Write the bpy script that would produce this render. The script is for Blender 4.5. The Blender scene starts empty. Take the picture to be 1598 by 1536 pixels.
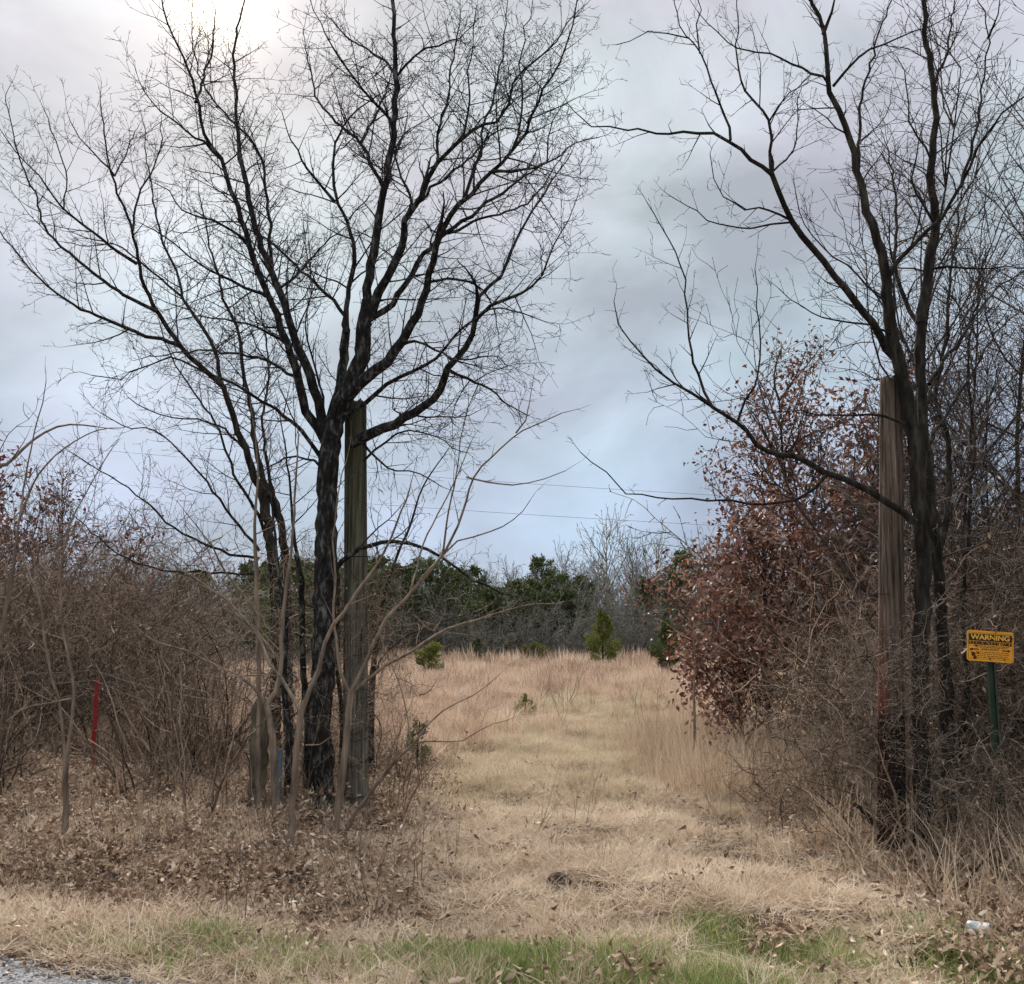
import bpy, math, random
import numpy as np
from mathutils import Vector, noise as mnoise
R = math.radians
random.seed(7); RNG = np.random.default_rng(7)
scene = bpy.context.scene
COL = scene.collection

# ------------------------------------------------------------------ camera, sky, sun, exposure
CAMZ = 1.6; PITCH = R(8.25); FPX = 1598.0
cam_d = bpy.data.cameras.new("camera"); cam = bpy.data.objects.new("camera", cam_d); COL.objects.link(cam)
cam_d.sensor_width = 36; cam_d.lens = 36; cam_d.clip_start = 0.05; cam_d.clip_end = 3000
cam.location = (0, 0, CAMZ); cam.rotation_euler = (R(90) + PITCH, 0, 0)
scene.camera = cam
scene.view_settings.view_transform = 'Standard'; scene.view_settings.look = 'None'
scene.view_settings.gamma = 1; scene.view_settings.use_curve_mapping = False
scene.view_settings.exposure = 1.52
scene.render.resolution_x = 1024; scene.render.resolution_y = 984
scene.render.engine = 'CYCLES'
scene.cycles.use_adaptive_sampling = True; scene.cycles.adaptive_threshold = .03
scene.cycles.max_bounces = 4; scene.cycles.diffuse_bounces = 2; scene.cycles.glossy_bounces = 1
scene.cycles.transmission_bounces = 2; scene.cycles.transparent_max_bounces = 4

FW = (0, math.cos(PITCH), math.sin(PITCH)); UP = (0, -math.sin(PITCH), math.cos(PITCH))
def ray(px, py):
    u = (px - 799) / FPX; v = (768 - py) / FPX
    return (u, FW[1] + UP[1]*v, FW[2] + UP[2]*v)
def P(px, py, d):
    r = ray(px, py); t = d / r[1]
    return (r[0]*t, d, CAMZ + r[2]*t)
SUN = Vector(ray(335, -12)).normalized()
sun_el = math.asin(SUN.z); sun_az = math.atan2(SUN.x, SUN.y)

world = bpy.data.worlds.new("World"); scene.world = world; world.use_nodes = True
nt = world.node_tree; nt.nodes.clear(); N = nt.nodes.new; Lk = nt.links.new
def wmath(op, a, b=None, c=None, tree=nt):
    m = tree.nodes.new('ShaderNodeMath'); m.operation = op
    for i, v in enumerate((a, b, c)):
        if v is None: continue
        if isinstance(v, (int, float)): m.inputs[i].default_value = v
        else: tree.links.new(v, m.inputs[i])
    return m.outputs[0]
def mixc(tree, fac, a, b, mode='MIX'):
    m = tree.nodes.new('ShaderNodeMix'); m.data_type = 'RGBA'; m.blend_type = mode
    for s, v in ((m.inputs['Factor'], fac), (m.inputs[6], a), (m.inputs[7], b)):
        if isinstance(v, (int, float)): s.default_value = v
        elif isinstance(v, tuple): s.default_value = (*v, 1) if len(v) == 3 else v
        else: tree.links.new(v, s)
    return m.outputs[2]
tc = N('ShaderNodeTexCoord'); sep = N('ShaderNodeSeparateXYZ'); Lk(tc.outputs['Generated'], sep.inputs[0])
ramp = N('ShaderNodeValToRGB'); Lk(sep.outputs['Z'], ramp.inputs[0])
el = ramp.color_ramp.elements
el[0].position = 0.0; el[0].color = (.130, .165, .238, 1)
el[1].position = 1.0; el[1].color = (.86, .86, .87, 1)
for p_, c_ in ((0.10, (.148, .183, .250, 1)), (0.22, (.180, .205, .243, 1)), (0.40, (.222, .234, .250, 1)), (0.58, (.245, .252, .262, 1))):
    e = el.new(p_); e.color = c_
mp = N('ShaderNodeMapping'); mp.inputs['Scale'].default_value = (1, 1, 1.8); mp.inputs['Location'].default_value = (3.1, 1.7, .45)
Lk(tc.outputs['Generated'], mp.inputs[0])
n1 = N('ShaderNodeTexNoise'); n1.inputs['Scale'].default_value = 3.4; n1.inputs['Detail'].default_value = 7; n1.inputs['Roughness'].default_value = .55
n1.inputs['Distortion'].default_value = .3
Lk(mp.outputs[0], n1.inputs[0])
n2 = N('ShaderNodeTexNoise'); n2.inputs['Scale'].default_value = 4.3; n2.inputs['Detail'].default_value = 3
Lk(mp.outputs[0], n2.inputs[0])
mr = N('ShaderNodeMapRange'); mr.inputs[1].default_value = .36; mr.inputs[2].default_value = .66; mr.inputs[3].default_value = .74; mr.inputs[4].default_value = 1.34
Lk(n1.outputs[0], mr.inputs[0])
cl = mixc(nt, 1.0, ramp.outputs[0], mr.outputs[0], 'MULTIPLY')
hue = N('ShaderNodeValToRGB'); Lk(n2.outputs[0], hue.inputs[0])
hue.color_ramp.elements[0].position = .36; hue.color_ramp.elements[0].color = (.94, 1.02, 1.0, 1)
hue.color_ramp.elements[1].position = .62; hue.color_ramp.elements[1].color = (1.02, .985, 1.03, 1)
cl = mixc(nt, 1.0, cl, hue.outputs[0], 'MULTIPLY')
vd = N('ShaderNodeVectorMath'); vd.operation = 'DOT_PRODUCT'; Lk(tc.outputs['Generated'], vd.inputs[0]); vd.inputs[1].default_value = SUN
dt = wmath('MAXIMUM', vd.outputs['Value'], 0.0)
g1 = wmath('POWER', dt, 2200.0); g2 = wmath('POWER', dt, 160.0); g3 = wmath('POWER', dt, 7.0)
cl = mixc(nt, g2, cl, (.050, .034, .016), 'ADD')
cl = mixc(nt, wmath('MULTIPLY', g1, 1.0), cl, (1.3, 1.12, .80), 'ADD')
bgc = N('ShaderNodeBackground'); Lk(cl, bgc.inputs[0]); bgc.inputs[1].default_value = .89
sky = N('ShaderNodeTexSky'); sky.sky_type = 'NISHITA'; sky.sun_disc = False; sky.sun_elevation = sun_el; sky.sun_rotation = sun_az
bgs = N('ShaderNodeBackground'); Lk(sky.outputs[0], bgs.inputs[0]); bgs.inputs[1].default_value = .06
mixs = N('ShaderNodeMixShader'); mixs.inputs[0].default_value = .92; Lk(bgs.outputs[0], mixs.inputs[1]); Lk(bgc.outputs[0], mixs.inputs[2])
outw = N('ShaderNodeOutputWorld'); Lk(mixs.outputs[0], outw.inputs[0])
world.cycles.sampling_method = 'MANUAL'; world.cycles.sample_map_resolution = 512

sl = bpy.data.lights.new("sun", 'SUN'); sl.energy = 1.5; sl.angle = R(14); sl.color = (1, .965, .92)
so = bpy.data.objects.new("sun", sl); COL.objects.link(so); so.rotation_euler = SUN.to_track_quat('Z', 'Y').to_euler(); so.location = (-10, 30, 30)

# ------------------------------------------------------------------ terrain function
def sst(a, b, x):
    t = np.clip((x - a) / (b - a), 0, 1); return t*t*(3 - 2*t)
def rdist(x, y): return ((y - 5.56) + .42*(x + 2.9)) / 1.085
def H(x, y):
    x = np.asarray(x, float); y = np.asarray(y, float)
    s = rdist(x, y); k = sst(0, 1.2, s)
    z = .34*sst(17, 60, y) + .12*sst(14, 30, y)*np.sin(x*.11 + .6)
    side = sst(.9, 2.0, np.abs(x - .75))
    z = z - .13*side*np.exp(-((s - 1.5)/.55)**2)
    z = z + .20*sst(-.6, -2.2, x)*sst(2.0, 3.6, s)*(1 - .6*sst(12, 20, y))
    z = z + .03*sst(2.3, 4.0, x)*sst(1.8, 3.0, s)*(1 - .6*sst(12, 20, y))
    nz = (1.5*(.030*np.sin(x*2.1 + 1.3*np.sin(y*1.7)) + .024*np.sin(y*2.9 + x*1.1) + .014*np.sin(x*6.3 + y*4.1) + .012*np.sin(y*7.7 - x*5.2)))
    return z + k*nz
def h1(x, y): return float(H(x, y))
def G(px, py, dmax=60):
    r = ray(px, py); d = 3.0
    while d < dmax:
        t = d / r[1]
        if CAMZ + r[2]*t <= h1(r[0]*t, d): break
        d += .03
    return (r[0]*d/r[1], d, h1(r[0]*d/r[1], d))

# ------------------------------------------------------------------ materials
def new_mat(name):
    m = bpy.data.materials.new(name); m.use_nodes = True; t = m.node_tree; t.nodes.clear(); return m, t
def principled(t, color, rough=.85, spec=.2, normal=None, metal=0):
    b = t.nodes.new('ShaderNodeBsdfPrincipled'); b.inputs['Roughness'].default_value = rough
    b.inputs['Specular IOR Level'].default_value = spec; b.inputs['Metallic'].default_value = metal
    if isinstance(color, tuple): b.inputs['Base Color'].default_value = (*color, 1)
    else: t.links.new(color, b.inputs['Base Color'])
    if normal is not None: t.links.new(normal, b.inputs['Normal'])
    return b.outputs[0]
def outp(t, s):
    o = t.nodes.new('ShaderNodeOutputMaterial'); t.links.new(s, o.inputs[0])
def tnoise(t, scale, detail=4, vec=None, mapscale=None, coord='Object', rough=.55):
    tcn = t.nodes.new('ShaderNodeTexCoord'); v = tcn.outputs[coord]
    if mapscale:
        m = t.nodes.new('ShaderNodeMapping'); m.inputs['Scale'].default_value = mapscale; t.links.new(v, m.inputs[0]); v = m.outputs[0]
    n = t.nodes.new('ShaderNodeTexNoise'); n.inputs['Scale'].default_value = scale; n.inputs['Detail'].default_value = detail
    n.inputs['Roughness'].default_value = rough; t.links.new(v, n.inputs[0]); return n.outputs[0]
def tramp(t, fac, stops):
    r = t.nodes.new('ShaderNodeValToRGB'); t.links.new(fac, r.inputs[0]); e = r.color_ramp.elements
    e[0].position = stops[0][0]; e[0].color = (*stops[0][1], 1); e[1].position = stops[-1][0]; e[1].color = (*stops[-1][1], 1)
    for p, c in stops[1:-1]:
        x = e.new(p); x.color = (*c, 1)
    return r.outputs[0]
def tbump(t, h, strength=.6, dist=.02):
    b = t.nodes.new('ShaderNodeBump'); b.inputs['Strength'].default_value = strength; b.inputs['Distance'].default_value = dist
    t.links.new(h, b.inputs['Height']); return b.outputs[0]
def scatter_mat(name, stops, trans=.3, rough=.7, rnd=.35, spec=.15, inst=False):
    """colour from the per-blade 'tint' attribute, shifted by the instance's own random number"""
    m, t = new_mat(name)
    a = t.nodes.new('ShaderNodeAttribute'); a.attribute_name = 'tint'
    oi = t.nodes.new('ShaderNodeObjectInfo'); sh = oi.outputs['Random']
    if inst:
        ia = t.nodes.new('ShaderNodeAttribute'); ia.attribute_type = 'INSTANCER'; ia.attribute_name = 'shade'; sh = ia.outputs['Fac']
    f = wmath('ADD', wmath('MULTIPLY', a.outputs['Fac'], 1 - rnd, tree=t), wmath('MULTIPLY', sh, rnd, tree=t), tree=t)
    c = tramp(t, f, stops)
    s = principled(t, c, rough, spec)
    if trans > 0:
        tr = t.nodes.new('ShaderNodeBsdfTranslucent'); t.links.new(c, tr.inputs[0])
        mx = t.nodes.new('ShaderNodeMixShader'); mx.inputs[0].default_value = trans
        t.links.new(s, mx.inputs[1]); t.links.new(tr.outputs[0], mx.inputs[2]); s = mx.outputs[0]
    outp(t, s); return m
def bark_mat(name, a, b, c, scale=14, stretch=.3, bump=.8, dist=.02):
    m, t = new_mat(name)
    n = tnoise(t, scale, 6, mapscale=(1, 1, stretch)); n2 = tnoise(t, 3.2, 4)
    col = tramp(t, n, [(.32, a), (.52, b), (.72, c)])
    col2 = tramp(t, n2, [(.35, (.7, .7, .7)), (.7, (1.25, 1.22, 1.2))])
    col = mixc(t, 1.0, col, col2, 'MULTIPLY')
    outp(t, principled(t, col, .95, .12, tbump(t, n, bump, dist))); return m
def twig_mat(name, a, b, scale=3, pale=1.35):
    m, t = new_mat(name); n = tnoise(t, scale, 3, coord='Object')
    oi = t.nodes.new('ShaderNodeObjectInfo')
    at_ = t.nodes.new('ShaderNodeAttribute'); at_.attribute_name = 'tint'
    f_ = wmath('ADD', wmath('MULTIPLY', n, .5, tree=t), wmath('MULTIPLY', at_.outputs['Fac'], .5, tree=t), tree=t)
    col = tramp(t, f_, [(.22, tuple(.6*v for v in a)), (.5, tuple(.5*(v + w) for v, w in zip(a, b))), (.76, tuple(min(.8, pale*v) for v in b))])
    r = tramp(t, oi.outputs['Random'], [(0, (.75, .75, .78)), (1, (1.25, 1.2, 1.15))])
    outp(t, principled(t, mixc(t, 1.0, col, r, 'MULTIPLY'), .9, .12)); return m

M = {}
M['bark_black'] = bark_mat('black furrowed bark', (.012, .011, .010), (.030, .028, .026), (.17, .17, .15), 26, .35, 1.0, .03)
M['twig_black'] = twig_mat('black twig bark', (.018, .016, .017), (.045, .038, .036))
M['bark_brown'] = bark_mat('dark brown bark', (.012, .010, .008), (.035, .030, .024), (.085, .075, .06), 22, .22, 1.0, .03)
M['twig_brown'] = twig_mat('dark brown twig bark', (.040, .032, .028), (.12, .092, .076))
M['sap_bark'] = bark_mat('smooth tan sapling bark', (.12, .09, .066), (.235, .18, .135), (.34, .28, .21), 22, .12, .35, .006)
M['sap_twig'] = twig_mat('tan sapling twig', (.13, .10, .08), (.27, .215, .17))
M['brush_twig'] = twig_mat('brown brush twig', (.040, .028, .020), (.27, .20, .145), 5, 1.9)
M['brush_grey'] = twig_mat('grey brush twig', (.055, .043, .034), (.29, .235, .185), 5, 1.8)
M['far_twig'] = twig_mat('grey far twig', (.12, .115, .095), (.30, .285, .235), 2, 1.5)
M['far_pink'] = twig_mat('pinkish far twig', (.16, .12, .11), (.26, .20, .18), 2)
M['cedar'] = scatter_mat('dark cedar foliage', [(0, (.034, .048, .020)), (.5, (.080, .106, .036)), (1, (.165, .19, .06))], .15, .8, .2)
M['cedar_bright'] = scatter_mat('yellow green cedar foliage', [(0, (.07, .085, .020)), (.5, (.17, .19, .045)), (1, (.30, .31, .09))], .2, .8, .15)
M['cedar_grey'] = scatter_mat('grey green juniper foliage', [(0, (.05, .06, .03)), (.5, (.09, .11, .05)), (1, (.14, .16, .08))], .15, .8, .2)
M['oak_leaf'] = scatter_mat('russet oak leaf', [(0, (.05, .022, .015)), (.35, (.14, .060, .040)), (.65, (.27, .125, .08)), (.85, (.34, .18, .125)), (1, (.50, .34, .26))], .25, .5, .1, .4)
M['red_leaf'] = scatter_mat('dark red leaf', [(0, (.06, .014, .016)), (.6, (.17, .04, .035)), (1, (.28, .12, .08))], .25, .6, .1)
M['litter'] = scatter_mat('fallen oak leaf', [(0, (.07, .040, .028)), (.25, (.24, .15, .10)), (.5, (.46, .31, .21)), (.8, (.68, .51, .36)), (1, (.86, .74, .60))], .12, .6, .12, inst=True)
M['straw'] = scatter_mat('dry straw', [(0, (.17, .115, .075)), (.26, (.42, .31, .22)), (.55, (.72, .57, .415)), (.8, (.86, .725, .565)), (1, (.94, .86, .75))], .35, .6, .55, inst=True)
M['straw_field'] = scatter_mat('field bluestem', [(0, (.17, .105, .073)), (.3, (.41, .28, .20)), (.55, (.62, .455, .335)), (.8, (.75, .60, .45)), (1, (.90, .78, .62))], .35, .7, .7, inst=True)
M['straw_tall'] = scatter_mat('tall blond grass', [(0, (.22, .15, .09)), (.5, (.50, .37, .26)), (1, (.80, .66, .50))], .35, .7, .55, inst=True)
M['straw_green'] = scatter_mat('greening grass', [(0, (.26, .20, .10)), (.5, (.60, .49, .33)), (1, (.84, .72, .54))], .35, .7, .4, inst=True)
M['green'] = scatter_mat('young green grass', [(0, (.08, .12, .03)), (.35, (.19, .26, .07)), (.6, (.33, .38, .13)), (.78, (.55, .50, .25)), (1, (.80, .68, .45))], .4, .5, .3, inst=True)
M['stalk'] = scatter_mat('dead weed stalk', [(0, (.11, .075, .05)), (.5, (.25, .18, .125)), (1, (.46, .36, .26))], 0, .8, .3)

# ------------------------------------------------------------------ mesh helpers
def mesh_from(name, verts, faces, mats, mat_idx=None, smooth=True, tint=None, nper=None):
    """verts (n,3); faces list of arrays (k,m) all of their own side count"""
    me = bpy.data.meshes.new(name)
    verts = np.asarray(verts, np.float32); faces = [np.asarray(f, np.int32) for f in faces if len(f)]
    nl = sum(f.size for f in faces); nf = sum(len(f) for f in faces)
    me.vertices.add(len(verts)); me.vertices.foreach_set('co', verts.ravel())
    me.loops.add(nl); me.polygons.add(nf)
    me.loops.foreach_set('vertex_index', np.concatenate([f.ravel() for f in faces]))
    starts = []; tot = 0
    for f in faces:
        starts.append(tot + np.arange(len(f))*f.shape[1]); tot += f.size
    me.polygons.foreach_set('loop_start', np.concatenate(starts).astype(np.int32))
    if smooth: me.polygons.foreach_set('use_smooth', np.ones(nf, bool))
    if mat_idx is not None: me.polygons.foreach_set('material_index', np.asarray(mat_idx, np.int32))
    me.update(calc_edges=True)
    if tint is not None:
        a = me.attributes.new('tint', 'FLOAT', 'POINT'); a.data.foreach_set('value', np.asarray(tint, np.float32))
    for m in (mats if isinstance(mats, (list, tuple)) else [mats]): me.materials.append(m)
    return me

class Tubes:
    def __init__(s): s.g = {}
    def add(s, pts, rad, sides=3):
        s.g.setdefault((len(pts), sides), []).append((pts, rad))
    def mesh(s, name, mat, disp=0, dscale=(9, 9, 2.5), tint=None):
        V = []; F = []; off = 0
        for (n, k), items in s.g.items():
            p = np.array([i[0] for i in items], float); r = np.array([i[1] for i in items], float)
            m = len(items)
            t = np.empty_like(p); t[:, 1:-1] = p[:, 2:] - p[:, :-2]; t[:, 0] = p[:, 1] - p[:, 0]; t[:, -1] = p[:, -1] - p[:, -2]
            t /= np.linalg.norm(t, axis=2, keepdims=True) + 1e-9
            mean = p[:, -1] - p[:, 0]; ref = np.zeros((m, 3)); ref[np.arange(m), np.argmin(np.abs(mean), axis=1)] = 1
            a = np.cross(t, ref[:, None, :]); a /= np.linalg.norm(a, axis=2, keepdims=True) + 1e-9
            b = np.cross(t, a)
            ang = np.arange(k)*2*math.pi/k
            ring = p[:, :, None, :] + r[:, :, None, None]*(a[:, :, None, :]*np.cos(ang)[None, None, :, None] + b[:, :, None, :]*np.sin(ang)[None, None, :, None])
            V.append(ring.reshape(-1, 3))
            base = off + (np.arange(m)*n*k)[:, None, None] + (np.arange(n - 1)*k)[None, :, None]
            j = np.arange(k)[None, None, :]; j2 = (np.arange(k) + 1) % k
            j2 = j2[None, None, :]
            F.append(np.stack([base + j, base + j2, base + k + j2, base + k + j], axis=-1).reshape(-1, 4))
            off += m*n*k
        V = np.concatenate(V); F = np.concatenate(F)
        if disp:
            c = V.copy()
            for i in range(len(V)):
                x, y, z = c[i]*np.array(dscale)
                v = mnoise.noise_vector((x, y, z))
                V[i] += np.array(v)*disp
        tt = np.concatenate([np.repeat(RNG.uniform(0, 1, len(it)), n*k) for (n, k), it in s.g.items()])
        return mesh_from(name, V, [F], mat, tint=tt)

def obj(name, me, parent=None, mat=None, kind=None):
    o = bpy.data.objects.new(name, me); COL.objects.link(o)
    if parent is not None: o.parent = parent
    if kind: o['kind'] = kind
    return o
def empty(name, label, cat, loc=(0, 0, 0), rotz=0, scale=1, group=None):
    o = bpy.data.objects.new(name, None); COL.objects.link(o); o.empty_display_size = .2
    o.location = loc; o.rotation_euler = (0, 0, rotz)
    o.scale = scale if isinstance(scale, tuple) else (scale,)*3
    o['label'] = label; o['category'] = cat
    if group: o['group'] = group
    return o
def tag(o, label, cat, group=None):
    o['label'] = label; o['category'] = cat
    if group: o['group'] = group
    return o

def unit(v):
    l = math.sqrt(v[0]**2 + v[1]**2 + v[2]**2) + 1e-9; return (v[0]/l, v[1]/l, v[2]/l)
def deviate(d, ang, az, flat=1.0):
    """turn direction d by ang, at azimuth az round it"""
    ref = (0, 0, 1) if abs(d[2]) < .9 else (1, 0, 0)
    a = unit((d[1]*ref[2] - d[2]*ref[1], d[2]*ref[0] - d[0]*ref[2], d[0]*ref[1] - d[1]*ref[0]))
    b = (d[1]*a[2] - d[2]*a[1], d[2]*a[0] - d[0]*a[2], d[0]*a[1] - d[1]*a[0])
    ca, sa = math.cos(ang), math.sin(ang); cz, sz = math.cos(az), math.sin(az)
    v = [d[i]*ca + sa*(a[i]*cz + b[i]*sz) for i in range(3)]
    v[1] *= flat
    return unit(v)

class Spec:
    def __init__(s, seg=(.25, .16, .10, .06), wob=(.10, .16, .22, .2), up=(.06, .08, .06, .02), space=(.22, .13, .09, .07),
                 ratio=(.5, .45, .4, .3), ang=(35, 65), rr=.55, rmin=.0028, start=.12, maxlvl=3, flat=1.0, lmin=.06):
        s.__dict__.update(locals())
def grow(T, p, d, L, r, lvl, S, rnd, sink=None, tips=None):
    n = max(2, min(14, int(L/S.seg[lvl]) + 1)); st = L/n
    pts = [p]; dirs = [d]; rad = [r]
    w = S.wob[lvl]; up = S.up[lvl]; g = rnd.gauss
    for i in range(n):
        d = unit((d[0] + g(0, w), d[1] + g(0, w)*S.flat, d[2] + g(0, w) + up))
        p = (p[0] + d[0]*st, p[1] + d[1]*st, p[2] + d[2]*st)
        pts.append(p); dirs.append(d); rad.append(max(S.rmin*.6, r*(1 - .85*(i + 1)/n)))
    T.add(pts, rad, 6 if (lvl == 0 and r > .02) else (4 if r > .012 else 3))
    if tips is not None and lvl >= S.maxlvl - 1: tips.append((pts[-1], d)); 
    if lvl >= S.maxlvl: return
    m = int(L*(1 - S.start)/S.space[lvl] + rnd.random())
    az = rnd.random()*6.28
    for k in range(m):
        f = S.start + (1 - S.start)*(k + rnd.random())/max(1, m)
        x = f*n; i = min(n - 1, int(x)); u = x - i
        q = tuple(pts[i][c]*(1 - u) + pts[i+1][c]*u for c in range(3))
        az += 2.4 + rnd.random()
        dd = deviate(dirs[i+1], R(rnd.uniform(*S.ang)), az, S.flat)
        ll = L*S.ratio[lvl]*(1.15 - .75*f)*rnd.uniform(.5, 1.35)
        if ll < S.lmin: ll = S.lmin*rnd.uniform(.6, 1.3)
        rr = max(S.rmin, min(rad[i]*.8, r*S.rr*(1 - .5*f)))
        grow(T, q, dd, ll, rr, lvl + 1, S, rnd, sink, tips)

def catmull(pts, step):
    p = np.array(pts, float)
    if len(p) < 3:
        n = max(2, int(np.linalg.norm(p[-1] - p[0])/step)); return p[0] + (p[-1] - p[0])*np.linspace(0, 1, n + 1)[:, None]
    q = np.vstack([2*p[0] - p[1], p, 2*p[-1] - p[-2]]); out = []
    for i in range(1, len(q) - 2):
        n = max(1, int(np.linalg.norm(q[i+1] - q[i])/step))
        for t in np.arange(n)/n:
            out.append(.5*(2*q[i] + (q[i+1] - q[i-1])*t + (2*q[i-1] - 5*q[i] + 4*q[i+1] - q[i+2])*t*t + (3*q[i] - q[i-1] - 3*q[i+1] + q[i+2])*t**3))
    out.append(p[-1]); return np.array(out)

def traced(px, d0, d1, w0, w1, step=.10, jit=.010, rnd=random):
    """a limb outlined by photo pixels, given its own depth from d0 (base) to d1 (tip) and width in pixels"""
    a = np.array(px, float); seg = np.r_[0, np.cumsum(np.hypot(*np.diff(a, axis=0).T))]; f = seg/seg[-1]
    p3 = [P(x, y, d0 + (d1 - d0)*t) for (x, y), t in zip(px, f)]
    c = catmull(p3, step); n = len(c); t = np.linspace(0, 1, n)
    w = (w0 + (w1 - w0)*t**.8)*(.84 if w0 > 30 else .72)
    dd = d0 + (d1 - d0)*t
    c[1:-1] += RNG.normal(0, jit, (n - 2, 3))
    return c, np.maximum(w*.5*dd/FPX, .003)

def limb_twigs(T, c, r, S, rnd, start=.15, dens=1.0, lmax=1.1, tips=None, lvl=0, up=.0, end_shoot=True):
    L = np.r_[0, np.cumsum(np.linalg.norm(np.diff(c, axis=0), axis=1))]; tot = L[-1]
    s = start*tot; az = rnd.random()*6
    while s < tot:
        i = min(len(c) - 2, int(np.searchsorted(L, s)) - 1 if s > 0 else 0); i = max(i, 0)
        u = (s - L[i])/max(1e-6, L[i+1] - L[i]); q = c[i]*(1 - u) + c[i+1]*u; dr = unit(c[i+1] - c[i])
        f = s/tot; az += 2.2 + rnd.random()*1.6
        dd = deviate(dr, R(rnd.uniform(30, 70)), az, .75)
        dd = unit((dd[0], dd[1], dd[2] + up))
        ll = lmax*(.35 + .65*math.sin(math.pi*min(1, .25 + .65*f)))*rnd.uniform(.25, 1.15)*(1.1 - .5*f)
        if rnd.random() < .3: ll *= .35
        grow(T, tuple(q), dd, max(.08, ll), max(S.rmin, min(.55*float(r[i]), .0042 + .0075*ll)), lvl, S, rnd, None, tips)
        s += rnd.uniform(.6, 1.4)*.13/dens
    if end_shoot:
        grow(T, tuple(c[-1]), unit(c[-1] - c[-2]), min(.6, lmax*.5), max(S.rmin, float(r[-1])*.9), max(lvl, 1), S, rnd, None, tips)

def leaf_cloud(points, dirs, size, mat, name, rnd, curl=.35, lobed=False):
    """separate leaves: folded kites (4 triangles) or lobed oak leaves"""
    n = len(points); rg = np.random.default_rng(rnd.randrange(1 << 30))
    if lobed:
        out = np.array([(0, 0), (.10, .06), (.20, .20), (.30, .10), (.45, .27), (.56, .12), (.70, .25), (.80, .11), (1, 0),
                        (.80, -.11), (.70, -.25), (.56, -.12), (.45, -.27), (.30, -.10), (.20, -.20), (.10, -.06)])
        mid = np.array([(.30, 0), (.56, 0), (.8, 0)])
        tpl = np.vstack([out, mid])
        tri = [(0, 1, 16), (1, 2, 16), (2, 3, 16), (3, 4, 17), (3, 17, 16), (4, 5, 17), (5, 6, 18), (5, 18, 17), (6, 7, 18), (7, 8, 18),
               (15, 0, 16), (14, 15, 16), (13, 14, 16), (12, 13, 17), (13, 16, 17), (11, 12, 17), (10, 11, 18), (11, 17, 18), (9, 10, 18), (8, 9, 18)]
    else:
        tpl = np.array([(0, 0), (.45, .26), (1, 0), (.45, -.26), (.5, 0)])
        tri = [(0, 4, 1), (4, 2, 1), (0, 3, 4), (4, 3, 2)]
    k = len(tpl); pts = np.asarray(points); s = size*rg.uniform(.6, 1.35, n)
    fold = rg.uniform(.1, .9, n)*curl*2; bend = rg.normal(0, curl, n)
    x = tpl[None, :, 0]*s[:, None]; y = tpl[None, :, 1]*s[:, None]
    z = np.abs(tpl[None, :, 1])*s[:, None]*fold[:, None] + (tpl[None, :, 0]**2)*s[:, None]*bend[:, None]
    loc = np.stack([x, y, z], -1)
    d = np.asarray(dirs, float); d /= np.linalg.norm(d, axis=1, keepdims=True) + 1e-9
    rv = rg.normal(0, 1, (n, 3)); b = np.cross(d, rv); b /= np.linalg.norm(b, axis=1, keepdims=True) + 1e-9; c = np.cross(d, b)
    V = pts[:, None, :] + loc[..., :1]*d[:, None, :] + loc[..., 1:2]*b[:, None, :] + loc[..., 2:3]*c[:, None, :]
    F = (np.array(tri)[None] + (np.arange(n)*k)[:, None, None]).reshape(-1, 3)
    return mesh_from(name, V.reshape(-1, 3), [F], mat, tint=np.repeat(rg.uniform(0, 1, n), k), smooth=False)

# ------------------------------------------------------------------ ground, road
def axis(fine0, fine1, st, far, gr=1.13):
    a = list(np.arange(fine0, fine1, st)); s = st
    while a[-1] < far: s *= gr; a.append(a[-1] + s)
    return a
xa = axis(0, 7, .075, 900); xs = np.array([-v for v in xa[:0:-1]] + xa)
yn = axis(3.5, 15, .075, 900); s = .1; lo = [3.5]
while lo[-1] > -400: s *= 1.35; lo.append(lo[-1] - s)
ys = np.array(lo[:0:-1] + yn)
X, Y = np.meshgrid(xs, ys); Z = H(X, Y)
rough = RNG.normal(0, .012, X.shape)*sst(.1, .6, rdist(X, Y))*(Y < 15)*(np.abs(X) < 7)
V = np.stack([X, Y, Z + rough], -1).reshape(-1, 3)
nx = len(xs); ny = len(ys)
ii, jj = np.meshgrid(np.arange(nx - 1), np.arange(ny - 1)); b0 = (jj*nx + ii).ravel()
F = np.stack([b0, b0 + 1, b0 + nx + 1, b0 + nx], -1)
m, t = new_mat('soil and thatch')
ca = t.nodes.new('ShaderNodeAttribute'); ca.attribute_name = 'zone'
nA = tnoise(t, 9, 8, coord='Object', rough=.7); nB = tnoise(t, 60, 5, mapscale=(1, .45, 1), coord='Object', rough=.7)
c = mixc(t, 1.0, ca.outputs['Color'], tramp(t, nA, [(.3, (.55, .5, .48)), (.5, (.95, .95, .95)), (.7, (1.35, 1.3, 1.25))]), 'MULTIPLY')
c = mixc(t, 1.0, c, tramp(t, nB, [(.3, (.5, .48, .45)), (.5, (1, 1, 1)), (.72, (1.5, 1.45, 1.4))]), 'MULTIPLY')
outp(t, principled(t, c, .95, .1, tbump(t, nB, .9, .03)))
me = mesh_from('ground', V, [F], m)
def lerp(a, b, k): return np.array(a)*(1 - k[..., None]) + np.array(b)*k[..., None]
zc = lerp((.15, .10, .068), (.15, .10, .068), X*0)
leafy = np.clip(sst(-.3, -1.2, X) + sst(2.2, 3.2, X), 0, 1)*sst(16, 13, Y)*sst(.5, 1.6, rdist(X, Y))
zc = zc*(1 - leafy[..., None]) + np.array((.075, .048, .033))*leafy[..., None]
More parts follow.
